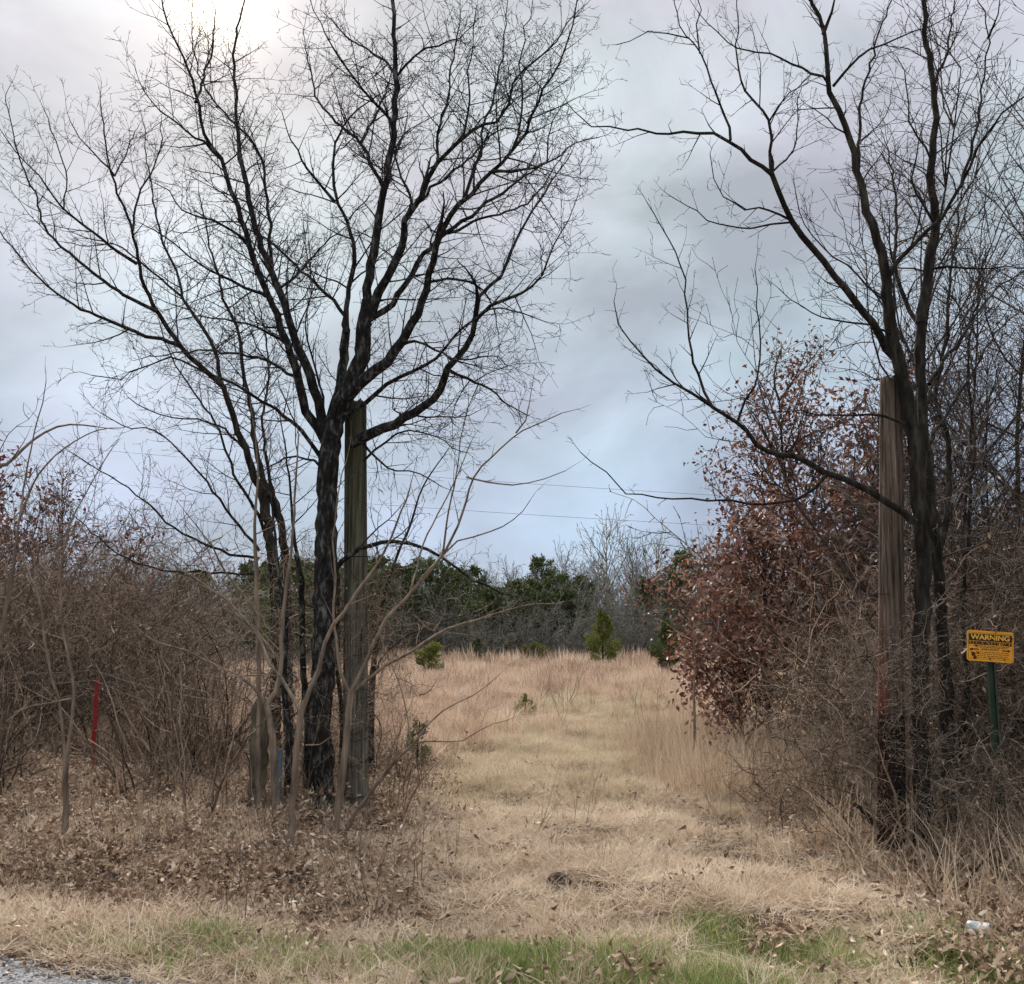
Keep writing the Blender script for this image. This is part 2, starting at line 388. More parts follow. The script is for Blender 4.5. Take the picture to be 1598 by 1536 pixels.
fld = sst(14, 18, Y); zc = zc*(1 - fld[..., None]) + np.array((.17, .11, .08))*fld[..., None]
gr = sst(.05, .3, rdist(X, Y))*sst(6.1, 5.3, Y)*sst(-2.4, -.8, X)*.6
zc = zc*(1 - gr[..., None]) + np.array((.13, .14, .05))*gr[..., None]
wood = sst(56, 62, Y); zc = zc*(1 - wood[..., None]) + np.array((.09, .07, .05))*wood[..., None]
at = me.color_attributes.new('zone', 'FLOAT_COLOR', 'POINT')
at.data.foreach_set('color', np.concatenate([zc.reshape(-1, 3), np.ones((zc.size//3, 1))], 1).astype(np.float32).ravel())
ground = obj('ground', me); ground['kind'] = 'structure'

# road: chip-sealed surface along the verge
ax = np.array([1, -.42])/1.085; nv = np.array([.42, 1])/1.085; o0 = np.array([-2.9, 5.56])
us = np.concatenate([np.linspace(-300, -8, 20), np.arange(-7.9, 8, .06), np.linspace(8.2, 300, 20)])
vs = np.array([0, -.15, -.4, -1, -2, -3.5, -6.5]); V = []
for j, v in enumerate(vs):
    for u in us:
        e = (.05*mnoise.noise((u*1.6, 0, 0)) + .03*mnoise.noise((u*7, 5, 0))) if j == 0 else 0
        q = o0 + ax*u + nv*(v + e); V.append((q[0], q[1], .006 if j == 0 else .02 + .006*j))
nu = len(us); F = [(j*nu + i, (j+1)*nu + i, (j+1)*nu + i + 1, j*nu + i + 1) for j in range(len(vs) - 1) for i in range(nu - 1)]
m, t = new_mat('gravel road')
vo = t.nodes.new('ShaderNodeTexVoronoi'); vo.inputs['Scale'].default_value = 70; tcn = t.nodes.new('ShaderNodeTexCoord'); t.links.new(tcn.outputs['Object'], vo.inputs[0])
c = tramp(t, vo.outputs['Distance'], [(.05, (.42, .40, .39)), (.5, (.28, .27, .27)), (.8, (.12, .11, .11))])
c2 = tramp(t, tnoise(t, 30, 4), [(.35, (.7, .7, .7)), (.65, (1.3, 1.27, 1.25))])
outp(t, principled(t, mixc(t, 1.0, c, c2, 'MULTIPLY'), .9, .2, tbump(t, vo.outputs['Distance'], .8, -.01)))
road = obj('road', mesh_from('road', V, [F], m)); road['kind'] = 'structure'

# ------------------------------------------------------------------ instanced ground cover (geometry nodes)
def blob(x, y, s=1.0, seed=0):
    return .5 + .5*np.sin(x*1.7*s + seed + 1.4*np.sin(y*1.3*s + seed*2))*np.sin(y*2.1*s + 1.1*np.sin(x*1.9*s + seed))
def proto_coll(name, meshes):
    c = bpy.data.collections.new(name)
    for i, me in enumerate(meshes):
        o = bpy.data.objects.new('%s_%02d' % (name, i), me); c.objects.link(o)
    return c
def scatter(name, label, cat, pts, rotz, tilt, scl, coll):
    n = len(pts); me = bpy.data.meshes.new(name); me.vertices.add(n); me.vertices.foreach_set('co', np.asarray(pts, np.float32).ravel())
    a = me.attributes.new('rot', 'FLOAT_VECTOR', 'POINT'); a.data.foreach_set('vector', np.stack([tilt[:, 0], tilt[:, 1], rotz], -1).astype(np.float32).ravel())
    a = me.attributes.new('scl', 'FLOAT', 'POINT'); a.data.foreach_set('value', np.asarray(scl, np.float32))
    p_ = np.asarray(pts); x_, y_ = p_[:, 0], p_[:, 1]
    sh_ = .28*blob(x_, y_, 1.35, 11) + .22*blob(x_, y_, 3.1, 4) + .2*blob(x_, y_, 6.3, 2) + .30*RNG.uniform(0, 1, n)
    a = me.attributes.new('shade', 'FLOAT', 'POINT'); a.data.foreach_set('value', np.clip((sh_ - .5)*1.35 + .5, 0, 1).astype(np.float32))
    a = me.attributes.new('pick', 'INT', 'POINT'); a.data.foreach_set('value', RNG.integers(0, len(coll.objects), n).astype(np.int32))
    g = bpy.data.node_groups.new(name, 'GeometryNodeTree')
    g.interface.new_socket('Geometry', in_out='INPUT', socket_type='NodeSocketGeometry')
    g.interface.new_socket('Geometry', in_out='OUTPUT', socket_type='NodeSocketGeometry')
    gi = g.nodes.new('NodeGroupInput'); go = g.nodes.new('NodeGroupOutput'); iop = g.nodes.new('GeometryNodeInstanceOnPoints')
    ci = g.nodes.new('GeometryNodeCollectionInfo'); ci.inputs['Collection'].default_value = coll
    ci.inputs['Separate Children'].default_value = True; ci.inputs['Reset Children'].default_value = True
    def na(nm, ty):
        x = g.nodes.new('GeometryNodeInputNamedAttribute'); x.data_type = ty; x.inputs['Name'].default_value = nm; return x.outputs['Attribute']
    e2r = g.nodes.new('FunctionNodeEulerToRotation')
    g.links.new(na('rot', 'FLOAT_VECTOR'), e2r.inputs[0]); g.links.new(e2r.outputs[0], iop.inputs['Rotation'])
    g.links.new(na('scl', 'FLOAT'), iop.inputs['Scale']); g.links.new(na('pick', 'INT'), iop.inputs['Instance Index'])
    iop.inputs['Pick Instance'].default_value = True
    g.links.new(gi.outputs[0], iop.inputs['Points']); g.links.new(ci.outputs[0], iop.inputs['Instance']); g.links.new(iop.outputs[0], go.inputs[0])
    o = bpy.data.objects.new(name, me); COL.objects.link(o)
    md = o.modifiers.new('scatter', 'NODES'); md.node_group = g
    o['kind'] = 'stuff'; o['label'] = label; o['category'] = cat
    return o
def blades(n, spread, length, width, lean, mat, segs=4, curve=.8, lift=.0, name='clump', rg=RNG, droop=0, tintpow=1):
    """n grass blades as bent tapering strips. lean: 0 upright .. 1.5 lying"""
    az = rg.uniform(0, 6.283, n); r = spread*np.sqrt(rg.uniform(0, 1, n)); a0 = rg.uniform(0, 6.283, n)
    L = length*rg.uniform(.45, 1.25, n); th = np.clip(rg.normal(lean, .28, n), 0, 1.62); cv = rg.normal(0, .25, n) + curve*rg.uniform(.2, 1, n)
    base = np.stack([r*np.cos(a0), r*np.sin(a0), np.full(n, -.01) + lift*rg.uniform(0, 1, n)], -1)
    p = base.copy(); hz = np.stack([np.cos(az), np.sin(az)], -1); side = np.stack([-np.sin(az), np.cos(az), rg.normal(0, .4, n)], -1)
    side /= np.linalg.norm(side, axis=1, keepdims=True); V = []; turn = rg.normal(0, .25, n)
    for k in range(segs + 1):
        w = width*(1 - .9*(k/segs)**1.5)*.5
        V.append(np.stack([p - side*w, p + side*w], 1))
        if lean > .9: th2 = np.clip(th + cv*(k/segs), 0, 1.75)
        else: th2 = np.clip(th + cv*(k/segs)**1.5, 0, 2.3)
        azk = az + turn*k; hz = np.stack([np.cos(azk), np.sin(azk)], -1)
        p = p + (L/segs)[:, None]*np.concatenate([hz*np.sin(th2)[:, None], np.cos(th2)[:, None]], 1)
        p[:, 2] = np.maximum(p[:, 2], .004)
    V = np.stack(V, 1).reshape(n, -1, 3); k2 = (segs + 1)*2
    f = np.array([(2*i, 2*i + 1, 2*i + 3, 2*i + 2) for i in range(segs)])
    F = (f[None] + (np.arange(n)*k2)[:, None, None]).reshape(-1, 4)
    return mesh_from(name, V.reshape(-1, 3), [F], mat, tint=np.repeat(rg.uniform(0, 1, n)**tintpow, k2), smooth=False)
def pick_points(n, x0, x1, y0, y1, dens, near=0):
    """random ground points in a wedge seen from the road, kept with probability dens(x, y)"""
    out = []; tot = 0
    while tot < n:
        k = n*3; y = y0 + (y1 - y0)*RNG.uniform(0, 1, k)**(1 + near); x = RNG.uniform(x0, x1, k)
        keep = (RNG.uniform(0, 1, k) < dens(x, y)) & (np.abs(x) < y*.60 + 1.2) & (rdist(x, y) > .10)
        x = x[keep]; y = y[keep]; out.append(np.stack([x, y, H(x, y)], -1)); tot += len(x)
        if tot == 0: break
    return np.concatenate(out)[:n]
def go(name, label, cat, pts, coll, s0, s1, tl=.12):
    n = len(pts); return scatter(name, label, cat, pts, RNG.uniform(0, 6.283, n), RNG.normal(0, tl, (n, 2)), RNG.uniform(s0, s1, n), coll)
flat_c = proto_coll('lying_straw', [blades(76, .20, .21, .0062, 1.42, M['straw'], curve=.16, lift=.035) for _ in range(6)])
tuft_c = proto_coll('straw_tuft', [blades(60, .07, .20, .0040, .6, M['straw'], curve=1.3) for _ in range(5)])
field_c = proto_coll('field_tuft', [blades(64, .12, .30, .0095, .55, M['straw_field'], 3, curve=.9) for _ in range(6)])
fieldfar_c = proto_coll('far_field_tuft', [blades(70, .30, .30, .020, .36, M['straw_field'], 3, curve=.7) for _ in range(5)])
tall_c = proto_coll('tall_tuft', [blades(36, .26, .68, .0068, .28, M['straw_tall'], 5, curve=.8) for _ in range(5)])
gstraw_c = proto_coll('greening_tuft', [blades(80, .20, .16, .0055, .8, M['straw_green'], 3, curve=.9) for _ in range(5)])
green_c = proto_coll('green_tuft', [blades(70, .12, .085, .0040, .45, M['green'], 3, curve=.9) for _ in range(5)])
def litter_patch(n, spread):
    rg = RNG; pts = np.stack([rg.normal(0, spread, n), rg.normal(0, spread, n), rg.uniform(.0, .035, n)], -1)
    d = np.stack([rg.normal(0, 1, n), rg.normal(0, 1, n), rg.normal(0, .35, n)], -1)
    if random.random() < .5: return leaf_cloud(pts, d, .036, M['litter'], 'leaf_patch', random, .7, False)
    return leaf_cloud(pts, d, .043, M['litter'], 'leaf_patch', random, .65, True)
litter_c = proto_coll('leaf_patch', [litter_patch(90, .17) for _ in range(10)])
def stalk_mesh(n, spread, hgt, r, branchy=2):
    T = Tubes(); S = Spec(seg=(.10, .07, .05, .05), wob=(.10, .2, .2, .2), up=(.02, .05, 0, 0), space=(.14, .1, .1, .1), ratio=(.35, .3, .3, .3), maxlvl=branchy, rmin=.0013, start=.35, lmin=.03)
    for _ in range(n):
        a = random.random()*6.28; q = spread*random.random()
        grow(T, (q*math.cos(a), q*math.sin(a), -.03), unit((random.gauss(0, .22), random.gauss(0, .22), 1)), hgt*random.uniform(.5, 1.3), r, 0, S, random)
    me = T.mesh('stalks', M['stalk']); return me
stalk_c = proto_coll('weed_stalk', [stalk_mesh(5, .12, .5, .0032) for _ in range(6)])
fstalk_c = proto_coll('field_stalk', [stalk_mesh(5, .3, .8, .006, 1) for _ in range(4)])

path = lambda x, y: sst(2.1, 1.1, np.abs(x - (.55 + .10*(y - 9))))*sst(36, 24, y)
left = lambda x: sst(-.35, -1.3, x); right = lambda x: sst(2.0, 3.0, x)
bank = lambda x, y: np.clip(left(x) + right(x), 0, 1)*sst(.8, 1.7, rdist(x, y))*sst(17, 12, y)
go('flattened_straw', 'blond flattened dead grass lying over the mown entrance track', 'dry grass',
   pick_points(12500, -6.5, 7, 4.6, 21, lambda x, y: (.36 + .64*(1 - bank(x, y)))*(.30 + .70*blob(x, y, 1.1))*(1 - .9*sst(6.3, 5.5, y)*sst(-2.2, -.9, x)*(.15 + .75*(blob(x, y, 1.6, 4) > .42))), .35), flat_c, .6, 1.05, .10)
go('straw_tufts', 'small upright tufts of dead grass on the verge and bank', 'dry grass tufts',
   pick_points(1500, -6.5, 7, 4.8, 17, lambda x, y: .15 + .85*blob(x, y, 1.9, 3)*(1 - .5*bank(x, y)), .3), tuft_c, .5, 1.15, .15)
go('pale_track_grass', 'short yellow green grass along the middle of the track', 'short grass',
   pick_points(5200, -5, 7, 9.5, 34, lambda x, y: (1 - bank(x, y))*sst(9, 13, y)*np.maximum(sst(24, 14, y)*.8, path(x, y))*(.3 + .7*blob(x, y, .8, 5)), .3), gstraw_c, .7, 1.4, .1)
go('leaf_litter', 'brown fallen oak leaves covering the bank and verge', 'fallen leaves',
   pick_points(3900, -7, 7.5, 4.7, 16, lambda x, y: np.clip(.05 + .95*bank(x, y) + .34*sst(2.6, .8, rdist(x, y))*blob(x, y, 2.1, 2), 0, 1)*(.45 + .55*blob(x, y, 1.3, 9)), .35), litter_c, .8, 1.25, .2)
go('green_grass', 'patchy short green grass along the road edge', 'green grass',
   pick_points(5200, -3, 6, 3.6, 6.6, lambda x, y: sst(.15, .4, rdist(x, y))*sst(6.5, 5.5, y + .7*blob(x, y, 2.6, 1))*sst(-3.0, -1.2, x)*(.10 + .90*(.45*blob(x, y, 1.6, 4) + .3*blob(x, y, 4.2, 2) + .25*blob(x, y, 8.5, 5) > .47)), 0), green_c, .6, 1.3, .1)
go('field_grass', 'pinkish tan bluestem grass across the open field', 'field grass',
   pick_points(9500, -24, 24, 12.5, 34, lambda x, y: (.30 + .70*blob(x, y, .55, 7))*sst(12.5, 19, y + 2*blob(x, y, 1.2, 3))*(1 - .88*path(x, y)), .2), field_c, .4, 1.7, .15)
go('far_field_grass', 'taller tan bluestem grass in front of the treeline', 'field grass',
   pick_points(9000, -45, 45, 30, 66, lambda x, y: .5 + .5*blob(x, y, .35, 1), 0), fieldfar_c, .5, 1.6, .14)
go('tall_blond_grass', 'stand of tall blond grass beside the right thicket', 'tall grass',
   pick_points(520, .9, 5.2, 10.4, 16.5, lambda x, y: sst(1.1, 2.0, x - .05*(y - 11))*(.25 + .75*blob(x, y, 1.4, 6)), 0), tall_c, .6, 1.2, .10)
go('field_edge_grass', 'tall uneven tan grass along the foot of the treeline', 'tall grass',
   pick_points(900, -42, 42, 48, 58, lambda x, y: .1 + .9*(blob(x, y, .5, 9) > .45), 0), fieldfar_c, 1.2, 2.9, .12)
go('weed_stalks', 'thin dead weed stalks standing in the litter', 'weed stalks',
   pick_points(950, -7, 7, 6, 16, lambda x, y: .07 + .93*bank(x, y), .2), stalk_c, .5, 1.4, .25)
go('field_stalks', 'dead forb stalks standing in the field grass', 'weed stalks',
   pick_points(620, -26, 26, 17, 60, lambda x, y: .2 + .8*blob(x, y, .4, 3), 0), fstalk_c, .5, 1.3, .15)
arch_c = proto_coll('arching_stem', [blades(16, .12, .62, .0065, .42, M['straw'], 6, curve=1.1) for _ in range(4)])
go('arching_straw', 'long pale arching dead stems in front of the right thicket', 'dead stems',
   pick_points(130, 1.9, 5.0, 5.4, 8.6, lambda x, y: sst(1.9, 3.0, x)*(.15 + .85*blob(x, y, 2.2, 8)), 0), arch_c, .5, 1.25, .2)
# road gravel
gm, t = new_mat('gravel stone'); oi = t.nodes.new('ShaderNodeObjectInfo')
outp(t, principled(t, tramp(t, oi.outputs['Random'], [(0, (.16, .15, .15)), (.5, (.32, .31, .30)), (1, (.55, .53, .51))]), .85, .3))
def pebble():
    v = []; import bmesh
    bm = bmesh.new(); bmesh.ops.create_icosphere(bm, subdivisions=1, radius=.011)
    for q in bm.verts: q.co *= random.uniform(.7, 1.2)
    bmesh.ops.scale(bm, vec=(1.2, .9, .6), verts=bm.verts); me = bpy.data.meshes.new('pebble'); bm.to_mesh(me); bm.free(); me.materials.append(gm); return me
n = 6000; uu = RNG.uniform(-4, 5, n); vv = -np.abs(RNG.normal(0, .8, n)) + .12; q = o0 + ax*uu[:, None] + nv*vv[:, None]
scatter('road_gravel', 'loose grey gravel on the road edge', 'gravel', np.c_[q, np.where(vv > 0, .012, .03)], RNG.uniform(0, 6.28, n), RNG.normal(0, .4, (n, 2)), RNG.uniform(.4, 1.2, n), proto_coll('pebble', [pebble() for _ in range(4)]))

# ------------------------------------------------------------------ traced near trees
def build_traced_tree(name, label, limbs, trunk_n, bark, twig, S, rnd, dens=1.0, lmax=1.1, disp=.012, start=.15, group=None, jit=.008):
    """limbs: (d0, d1, w0, w1, [(px,py)...], opts). The first trunk_n are the trunk."""
    root_p = limbs[0][4][0]; d = limbs[0][0]; b = P(*root_p, d)
    e = empty(name, label, 'tree', (b[0], b[1], h1(b[0], b[1])), group=group); off = np.array(e.location)
    T = Tubes(); TR = Tubes(); tips = []
    for k, lb in enumerate(limbs):
        d0, d1, w0, w1, px = lb[:5]; o = lb[5] if len(lb) > 5 else {}
        c, r = traced(px, d0, d1, w0, w1, step=.07 if k < trunk_n else .10, jit=jit)
        c = c - off
        if k < trunk_n:
            if o.get('ground'):
                c = np.vstack([c[0] + np.array([0, 0, -.25]), c]); r = np.r_[r[0]*1.25, r]; r[1] *= 1.12
            TR.add(c, r, 22)
        else:
            q = Tubes(); q.add(c, r, 10 if w0 > 10 else 6); obj('limb', q.mesh('limb', bark, disp*.5 if w0 > 9 else 0), e)
        limb_twigs(T, c, r, S, rnd, o.get('start', .45 if k < trunk_n else start), dens*o.get('dens', 1), o.get('lmax', lmax), tips, o.get('lvl', 0), o.get('up', 0), end_shoot=o.get('end', True))
    obj('trunk', TR.mesh('trunk', bark, disp), e)
    obj('crown', T.mesh('crown', twig), e)
    return e, off, tips

SA = Spec(seg=(.16, .10, .07, .06), wob=(.13, .20, .26, .2), up=(.05, .06, .05, 0), space=(.115, .085, .075, .07), ratio=(.55, .48, .45, .3), rmin=.0024, maxlvl=3, ang=(30, 70), lmin=.06)
dA = 9.9 if False else G(503, 1262)[1]
A = [
 (dA, dA, 46, 38, [(503, 1262), (500, 1150), (503, 1040), (506, 960), (508, 860), (510, 780), (515, 710), (520, 660)], {'ground': 1, 'dens': .5, 'lmax': .7, 'end': False}),
 (dA, dA-.1, 34, 26, [(520, 665), (536, 625), (550, 590), (563, 560), (567, 509), (574, 470)], {'dens': .6, 'end': False, 'start': .1}),
 (dA, dA+.2, 30, 20, [(514, 672), (528, 615), (534, 585), (538, 545), (541, 515)], {'dens': .5, 'end': False}),
 (dA, dA-1.2, 22, 3, [(508, 690), (498, 668), (476, 642), (467, 597), (453, 556), (439, 514), (426, 478), (410, 448), (395, 400), (377, 345), (360, 295), (344, 248), (320, 206), (306, 145), (284, 88), (262, 35), (251, -10)]),
 (dA, dA+.6, 24, 3, [(512, 680), (501, 645), (491, 604), (472, 555), (456, 512), (443, 475), (430, 440), (408, 386), (392, 330), (382, 275), (370, 207), (367, 138), (364, 86), (374, 30), (382, -15)]),
 (dA+.3, dA+1.1, 8, 2, [(434, 452), (455, 436), (475, 416), (503, 382), (527, 365), (545, 350)]),
 (dA, dA-.8, 9, 2, [(424, 468), (406, 458), (361, 437), (327, 420), (296, 403), (272, 378), (245, 362), (222, 350)]),
 (dA+.2, dA+1.3, 9, 2, [(425, 430), (421, 365), (416, 300), (410, 256), (389, 213), (358, 186), (330, 150), (310, 114), (299, 52), (302, -10)]),
 (dA-.1, dA-1.0, 8, 2, [(398, 400), (380, 372), (350, 352), (318, 340), (285, 330), (262, 300), (240, 285)]),
 (dA-.1, dA-1.2, 7, 2, [(344, 248), (320, 222), (290, 205), (262, 182), (238, 160), (218, 128)]),
 (dA+.1, dA+.9, 7, 2, [(306, 160), (318, 120), (330, 80), (336, 30), (330, -10)]),
 (dA-.1, dA+1.0, 10, 2, [(541, 520), (530, 480), (509, 458), (470, 420), (435, 390), (403, 365), (370, 350), (345, 325)]),
 (dA, dA+.3, 14, 3, [(541, 520), (543, 480), (546, 447), (553, 396), (549, 365), (543, 344), (526, 318), (520, 290), (519, 262), (523, 225), (535, 196), (560, 170), (588, 150)]),
 (dA, dA-.9, 8, 2, [(522, 315), (500, 285), (480, 262), (462, 235), (450, 205), (440, 175)]),
 (dA-.1, dA-.2, 24, 8, [(570, 490), (574, 448), (584, 379), (596, 318), (608, 258), (615, 213), (618, 138), (615, 69), (614, -15)]),
 (dA, dA+1.2, 10, 2, [(600, 305), (590, 280), (581, 262), (564, 222), (533, 198), (512, 175), (498, 158), (484, 114), (474, 45)]),
 (dA, dA+1.2, 8, 2, [(564, 222), (575, 198), (588, 176), (601, 145), (610, 115), (622, 90)]),
 (dA-.1, dA-1.2, 8, 2, [(616, 195), (600, 176), (581, 158), (553, 124), (519, 72), (500, 36), (482, -10)]),
 (dA-.1, dA+.9, 7, 2, [(619, 120), (605, 100), (588, 89), (553, 65), (525, 42), (505, 20)]),
 (dA-.1, dA-1.0, 7, 2, [(619, 120), (632, 104), (646, 89), (665, 78), (684, 72), (715, 60), (740, 38)]),
 (dA-.1, dA-.5, 26, 12, [(574, 498), (581, 480), (592, 455), (605, 434), (618, 410), (626, 385), (632, 348), (645, 325), (657, 308)]),
 (dA-.5, dA-1.3, 13, 2, [(657, 310), (668, 280), (684, 251), (712, 224), (736, 203), (774, 189), (795, 165), (803, 130), (815, 110), (845, 88), (868, 65), (884, 35), (905, 15)]),
 (dA-.5, dA+.6, 8, 2, [(655, 315), (672, 292), (695, 275), (719, 258), (745, 235), (765, 215), (790, 200), (830, 205), (865, 190)]),
 (dA-.7, dA-.2, 8, 2, [(684, 252), (683, 207), (690, 180), (698, 165), (705, 103), (715, 50), (718, 0)]),
 (dA-.7, dA-1.7, 7, 2, [(712, 224), (728, 190), (732, 150), (730, 110), (738, 70), (742, 20)]),
 (dA-.5, dA+.2, 9, 2, [(630, 350), (640, 315), (624, 268), (620, 230), (640, 200), (670, 185)]),
 (dA-.2, dA-.9, 30, 14, [(540, 622), (560, 600), (585, 582), (605, 563), (629, 532), (643, 505), (660, 472), (672, 430), (681, 379)]),
 (dA-.9, dA-1.8, 14, 3, [(681, 382), (701, 334), (736, 303), (767, 269), (798, 234), (818, 207), (839, 158), (860, 120), (880, 76), (893, 40), (900, 0)]),
 (dA-.9, dA-.1, 9, 2, [(720, 318), (735, 275), (748, 240), (754, 207), (770, 155), (784, 79), (790, 40), (794, -10)]),
 (dA-.1, dA+.7, 16, 2, [(578, 497), (598, 485), (622, 461), (643, 430), (663, 396), (698, 365), (749, 327), (794, 293), (829, 269), (862, 250), (898, 224), (935, 214)]),
 (dA+.3, dA+1.2, 8, 2, [(700, 364), (740, 345), (790, 330), (815, 322), (840, 300), (860, 270), (880, 240)]),
 (dA-1.2, dA-2.0, 9, 2, [(768, 268), (800, 265), (835, 262), (852, 255), (858, 220), (862, 190), (880, 160)]),
 (dA-1.2, dA-1.0, 7, 2, [(800, 232), (812, 190), (815, 150), (812, 100), (818, 60), (830, 10)]),
 (dA, dA-1.1, 26, 11, [(548, 692), (570, 680), (596, 670), (618, 659), (660, 635), (687, 611), (701, 576), (725, 542), (742, 501), (744, 478)]),
 (dA-1.1, dA-1.9, 9, 2, [(742, 500), (765, 478), (794, 468), (832, 448), (856, 403), (874, 365), (888, 340), (900, 310)]),
 (dA-1.1, dA-.6, 10, 2, [(744, 482), (749, 465), (780, 430), (800, 390), (811, 365), (832, 330), (850, 300), (875, 265), (894, 234)]),
 (dA-.1, dA-.6, 13, 2, [(540, 648), (570, 628), (605, 600), (646, 580), (680, 559), (711, 521), (746, 494), (784, 482), (815, 490), (850, 502)]),
 (dA-.6, dA+.5, 8, 2, [(701, 578), (730, 592), (752, 600), (775, 618), (800, 640), (822, 648)]),
 (dA-.4, dA-1.3, 8, 2, [(622, 540), (648, 532), (680, 545), (705, 560), (735, 560), (765, 552), (790, 570)]),
 (dA-.3, dA+.8, 8, 2, [(670, 440), (700, 435), (730, 440), (752, 455), (770, 480), (778, 520)]),
 (dA, dA-1.5, 10, 2, [(500, 712), (484, 690), (472, 673), (430, 638), (389, 614), (344, 590), (303, 573), (262, 559), (220, 576), (186, 590), (141, 585)]),
 (dA, dA+.6, 7, 2, [(500, 728), (478, 714), (447, 714), (423, 728), (398, 745)]),
 (dA+.1, dA+1.2, 9, 2, [(466, 598), (440, 575), (400, 560), (360, 552), (320, 548), (270, 552), (220, 560)]),
 (dA, dA-1.0, 8, 2, [(450, 540), (420, 520), (385, 505), (350, 500), (310, 495), (275, 500)]),
 (dA-.1, dA-.7, 13, 3, [(512, 905), (535, 876), (560, 858), (598, 847), (643, 848), (687, 869), (722, 893), (760, 915), (800, 930)], {'dens': .5}),
 (dA, dA+.4, 6, 2, [(565, 690), (590, 720), (620, 735), (655, 740), (690, 760)], {}),
 (dA, dA-.4, 6, 2, [(567, 720), (600, 690), (640, 672), (680, 680), (720, 705)], {}),
 (dA, dA-.5, 7, 2, [(505, 655), (502, 620), (494, 575), (480, 530), (478, 490), (490, 450), (505, 420)], {}),
]
build_traced_tree('bare_tree', 'big black leafless tree forking beside the mossy wooden pole', A, 3, M['bark_black'], M['twig_black'], SA, random.Random(11), 1.75, .88, .014)

SB = Spec(seg=(.16, .10, .07, .06), wob=(.10, .16, .24, .2), up=(.10, .10, .05, 0), space=(.13, .095, .08, .07), ratio=(.52, .45, .42, .3), rmin=.0025, maxlvl=3, ang=(28, 60), lmin=.07)
dB = 12.0
B = [
 (dB, dB, 26, 22, [(428, 1235), (430, 1100), (432, 980), (428, 900), (423, 859), (410, 766)], {'ground': 1, 'dens': .4, 'lmax': .5, 'end': False}),
 (dB+.1, dB+.2, 22, 16, [(452, 1235), (450, 1100), (448, 960), (444, 859), (434, 800), (413, 759)], {'ground': 1, 'dens': .3, 'lmax': .5, 'end': False}),
 (dB, dB-1.2, 18, 2.5, [(411, 768), (396, 745), (382, 700), (365, 659), (348, 604), (322, 580), (296, 556), (272, 525), (248, 490), (232, 460), (220, 434), (213, 389), (203, 351), (179, 286), (165, 224), (157, 162)]),
 (dB-.9, dB-2, 8, 2, [(214, 412), (172, 385), (131, 351), (93, 320), (62, 275), (28, 241), (3, 206)]),
 (dB-.8, dB-.2, 9, 2, [(246, 487), (220, 474), (193, 461), (148, 427), (93, 382), (65, 344), (58, 310), (41, 275), (24, 224), (9, 148)]),
 (dB-1, dB-.4, 6, 2, [(207, 360), (212, 325), (220, 296), (234, 272), (246, 245), (255, 215), (252, 190)]),
 (dB-1.6, dB-1.5, 4, 2, [(100, 324), (103, 268), (93, 234), (80, 200), (69, 172)], {'dens': .7}),
 (dB-1.1, dB-.7, 4, 2, [(179, 275), (193, 248), (210, 206)], {'dens': .7}),
 (dB-1.1, dB-1.6, 5, 2, [(179, 275), (148, 241), (126, 215), (110, 190)], {'dens': .7}),
 (dB-.6, dB-.9, 10, 2, [(280, 538), (250, 530), (227, 525), (193, 511), (165, 499), (114, 475), (62, 437), (28, 396), (0, 365), (-25, 345)]),
 (dB, dB+1.3, 14, 2, [(420, 775), (399, 704), (392, 645), (382, 594), (375, 535), (365, 500), (348, 465), (340, 430), (330, 396), (320, 344), (310, 299)]),
 (dB, dB+.9, 10, 2, [(356, 625), (344, 597), (337, 552), (317, 514), (299, 487), (286, 465), (275, 423), (255, 379), (241, 327), (237, 286), (228, 240), (224, 193)]),
 (dB+.5, dB+.3, 6, 2, [(286, 465), (262, 445), (241, 427), (206, 399), (175, 380), (140, 385), (100, 378)]),
 (dB, dB+.4, 8, 2, [(412, 830), (403, 804), (379, 766), (355, 714), (337, 662), (310, 625), (282, 583), (262, 545), (248, 500)]),
 (dB, dB-.6, 7, 2, [(405, 860), (392, 845), (361, 807), (324, 752), (282, 707), (255, 680), (225, 668), (190, 665), (158, 645)], {'dens': .6}),
 (dB, dB-1.4, 7, 2, [(404, 872), (370, 866), (344, 859), (303, 841), (269, 824), (234, 790), (200, 762), (158, 735), (107, 704)], {'dens': .4}),
 (dB, dB-1.2, 6, 2, [(402, 897), (360, 895), (310, 893), (255, 890), (213, 879), (155, 841), (110, 800)], {'dens': .4}),
 (dB+.2, dB+1.2, 9, 2, [(436, 800), (420, 740), (412, 690), (410, 640), (420, 590), (415, 530), (405, 480), (400, 440)]),
 (dB-.1, dB-1, 6, 2, [(380, 700), (350, 670), (310, 655), (270, 650), (230, 640), (200, 620)], {'dens': .8}),
]
build_traced_tree('bare_tree', 'brown multi-stemmed leafless tree fanning out to the left above the thicket', B, 2, M['bark_brown'], M['twig_brown'], SB, random.Random(5), 1.5, .9, .01)

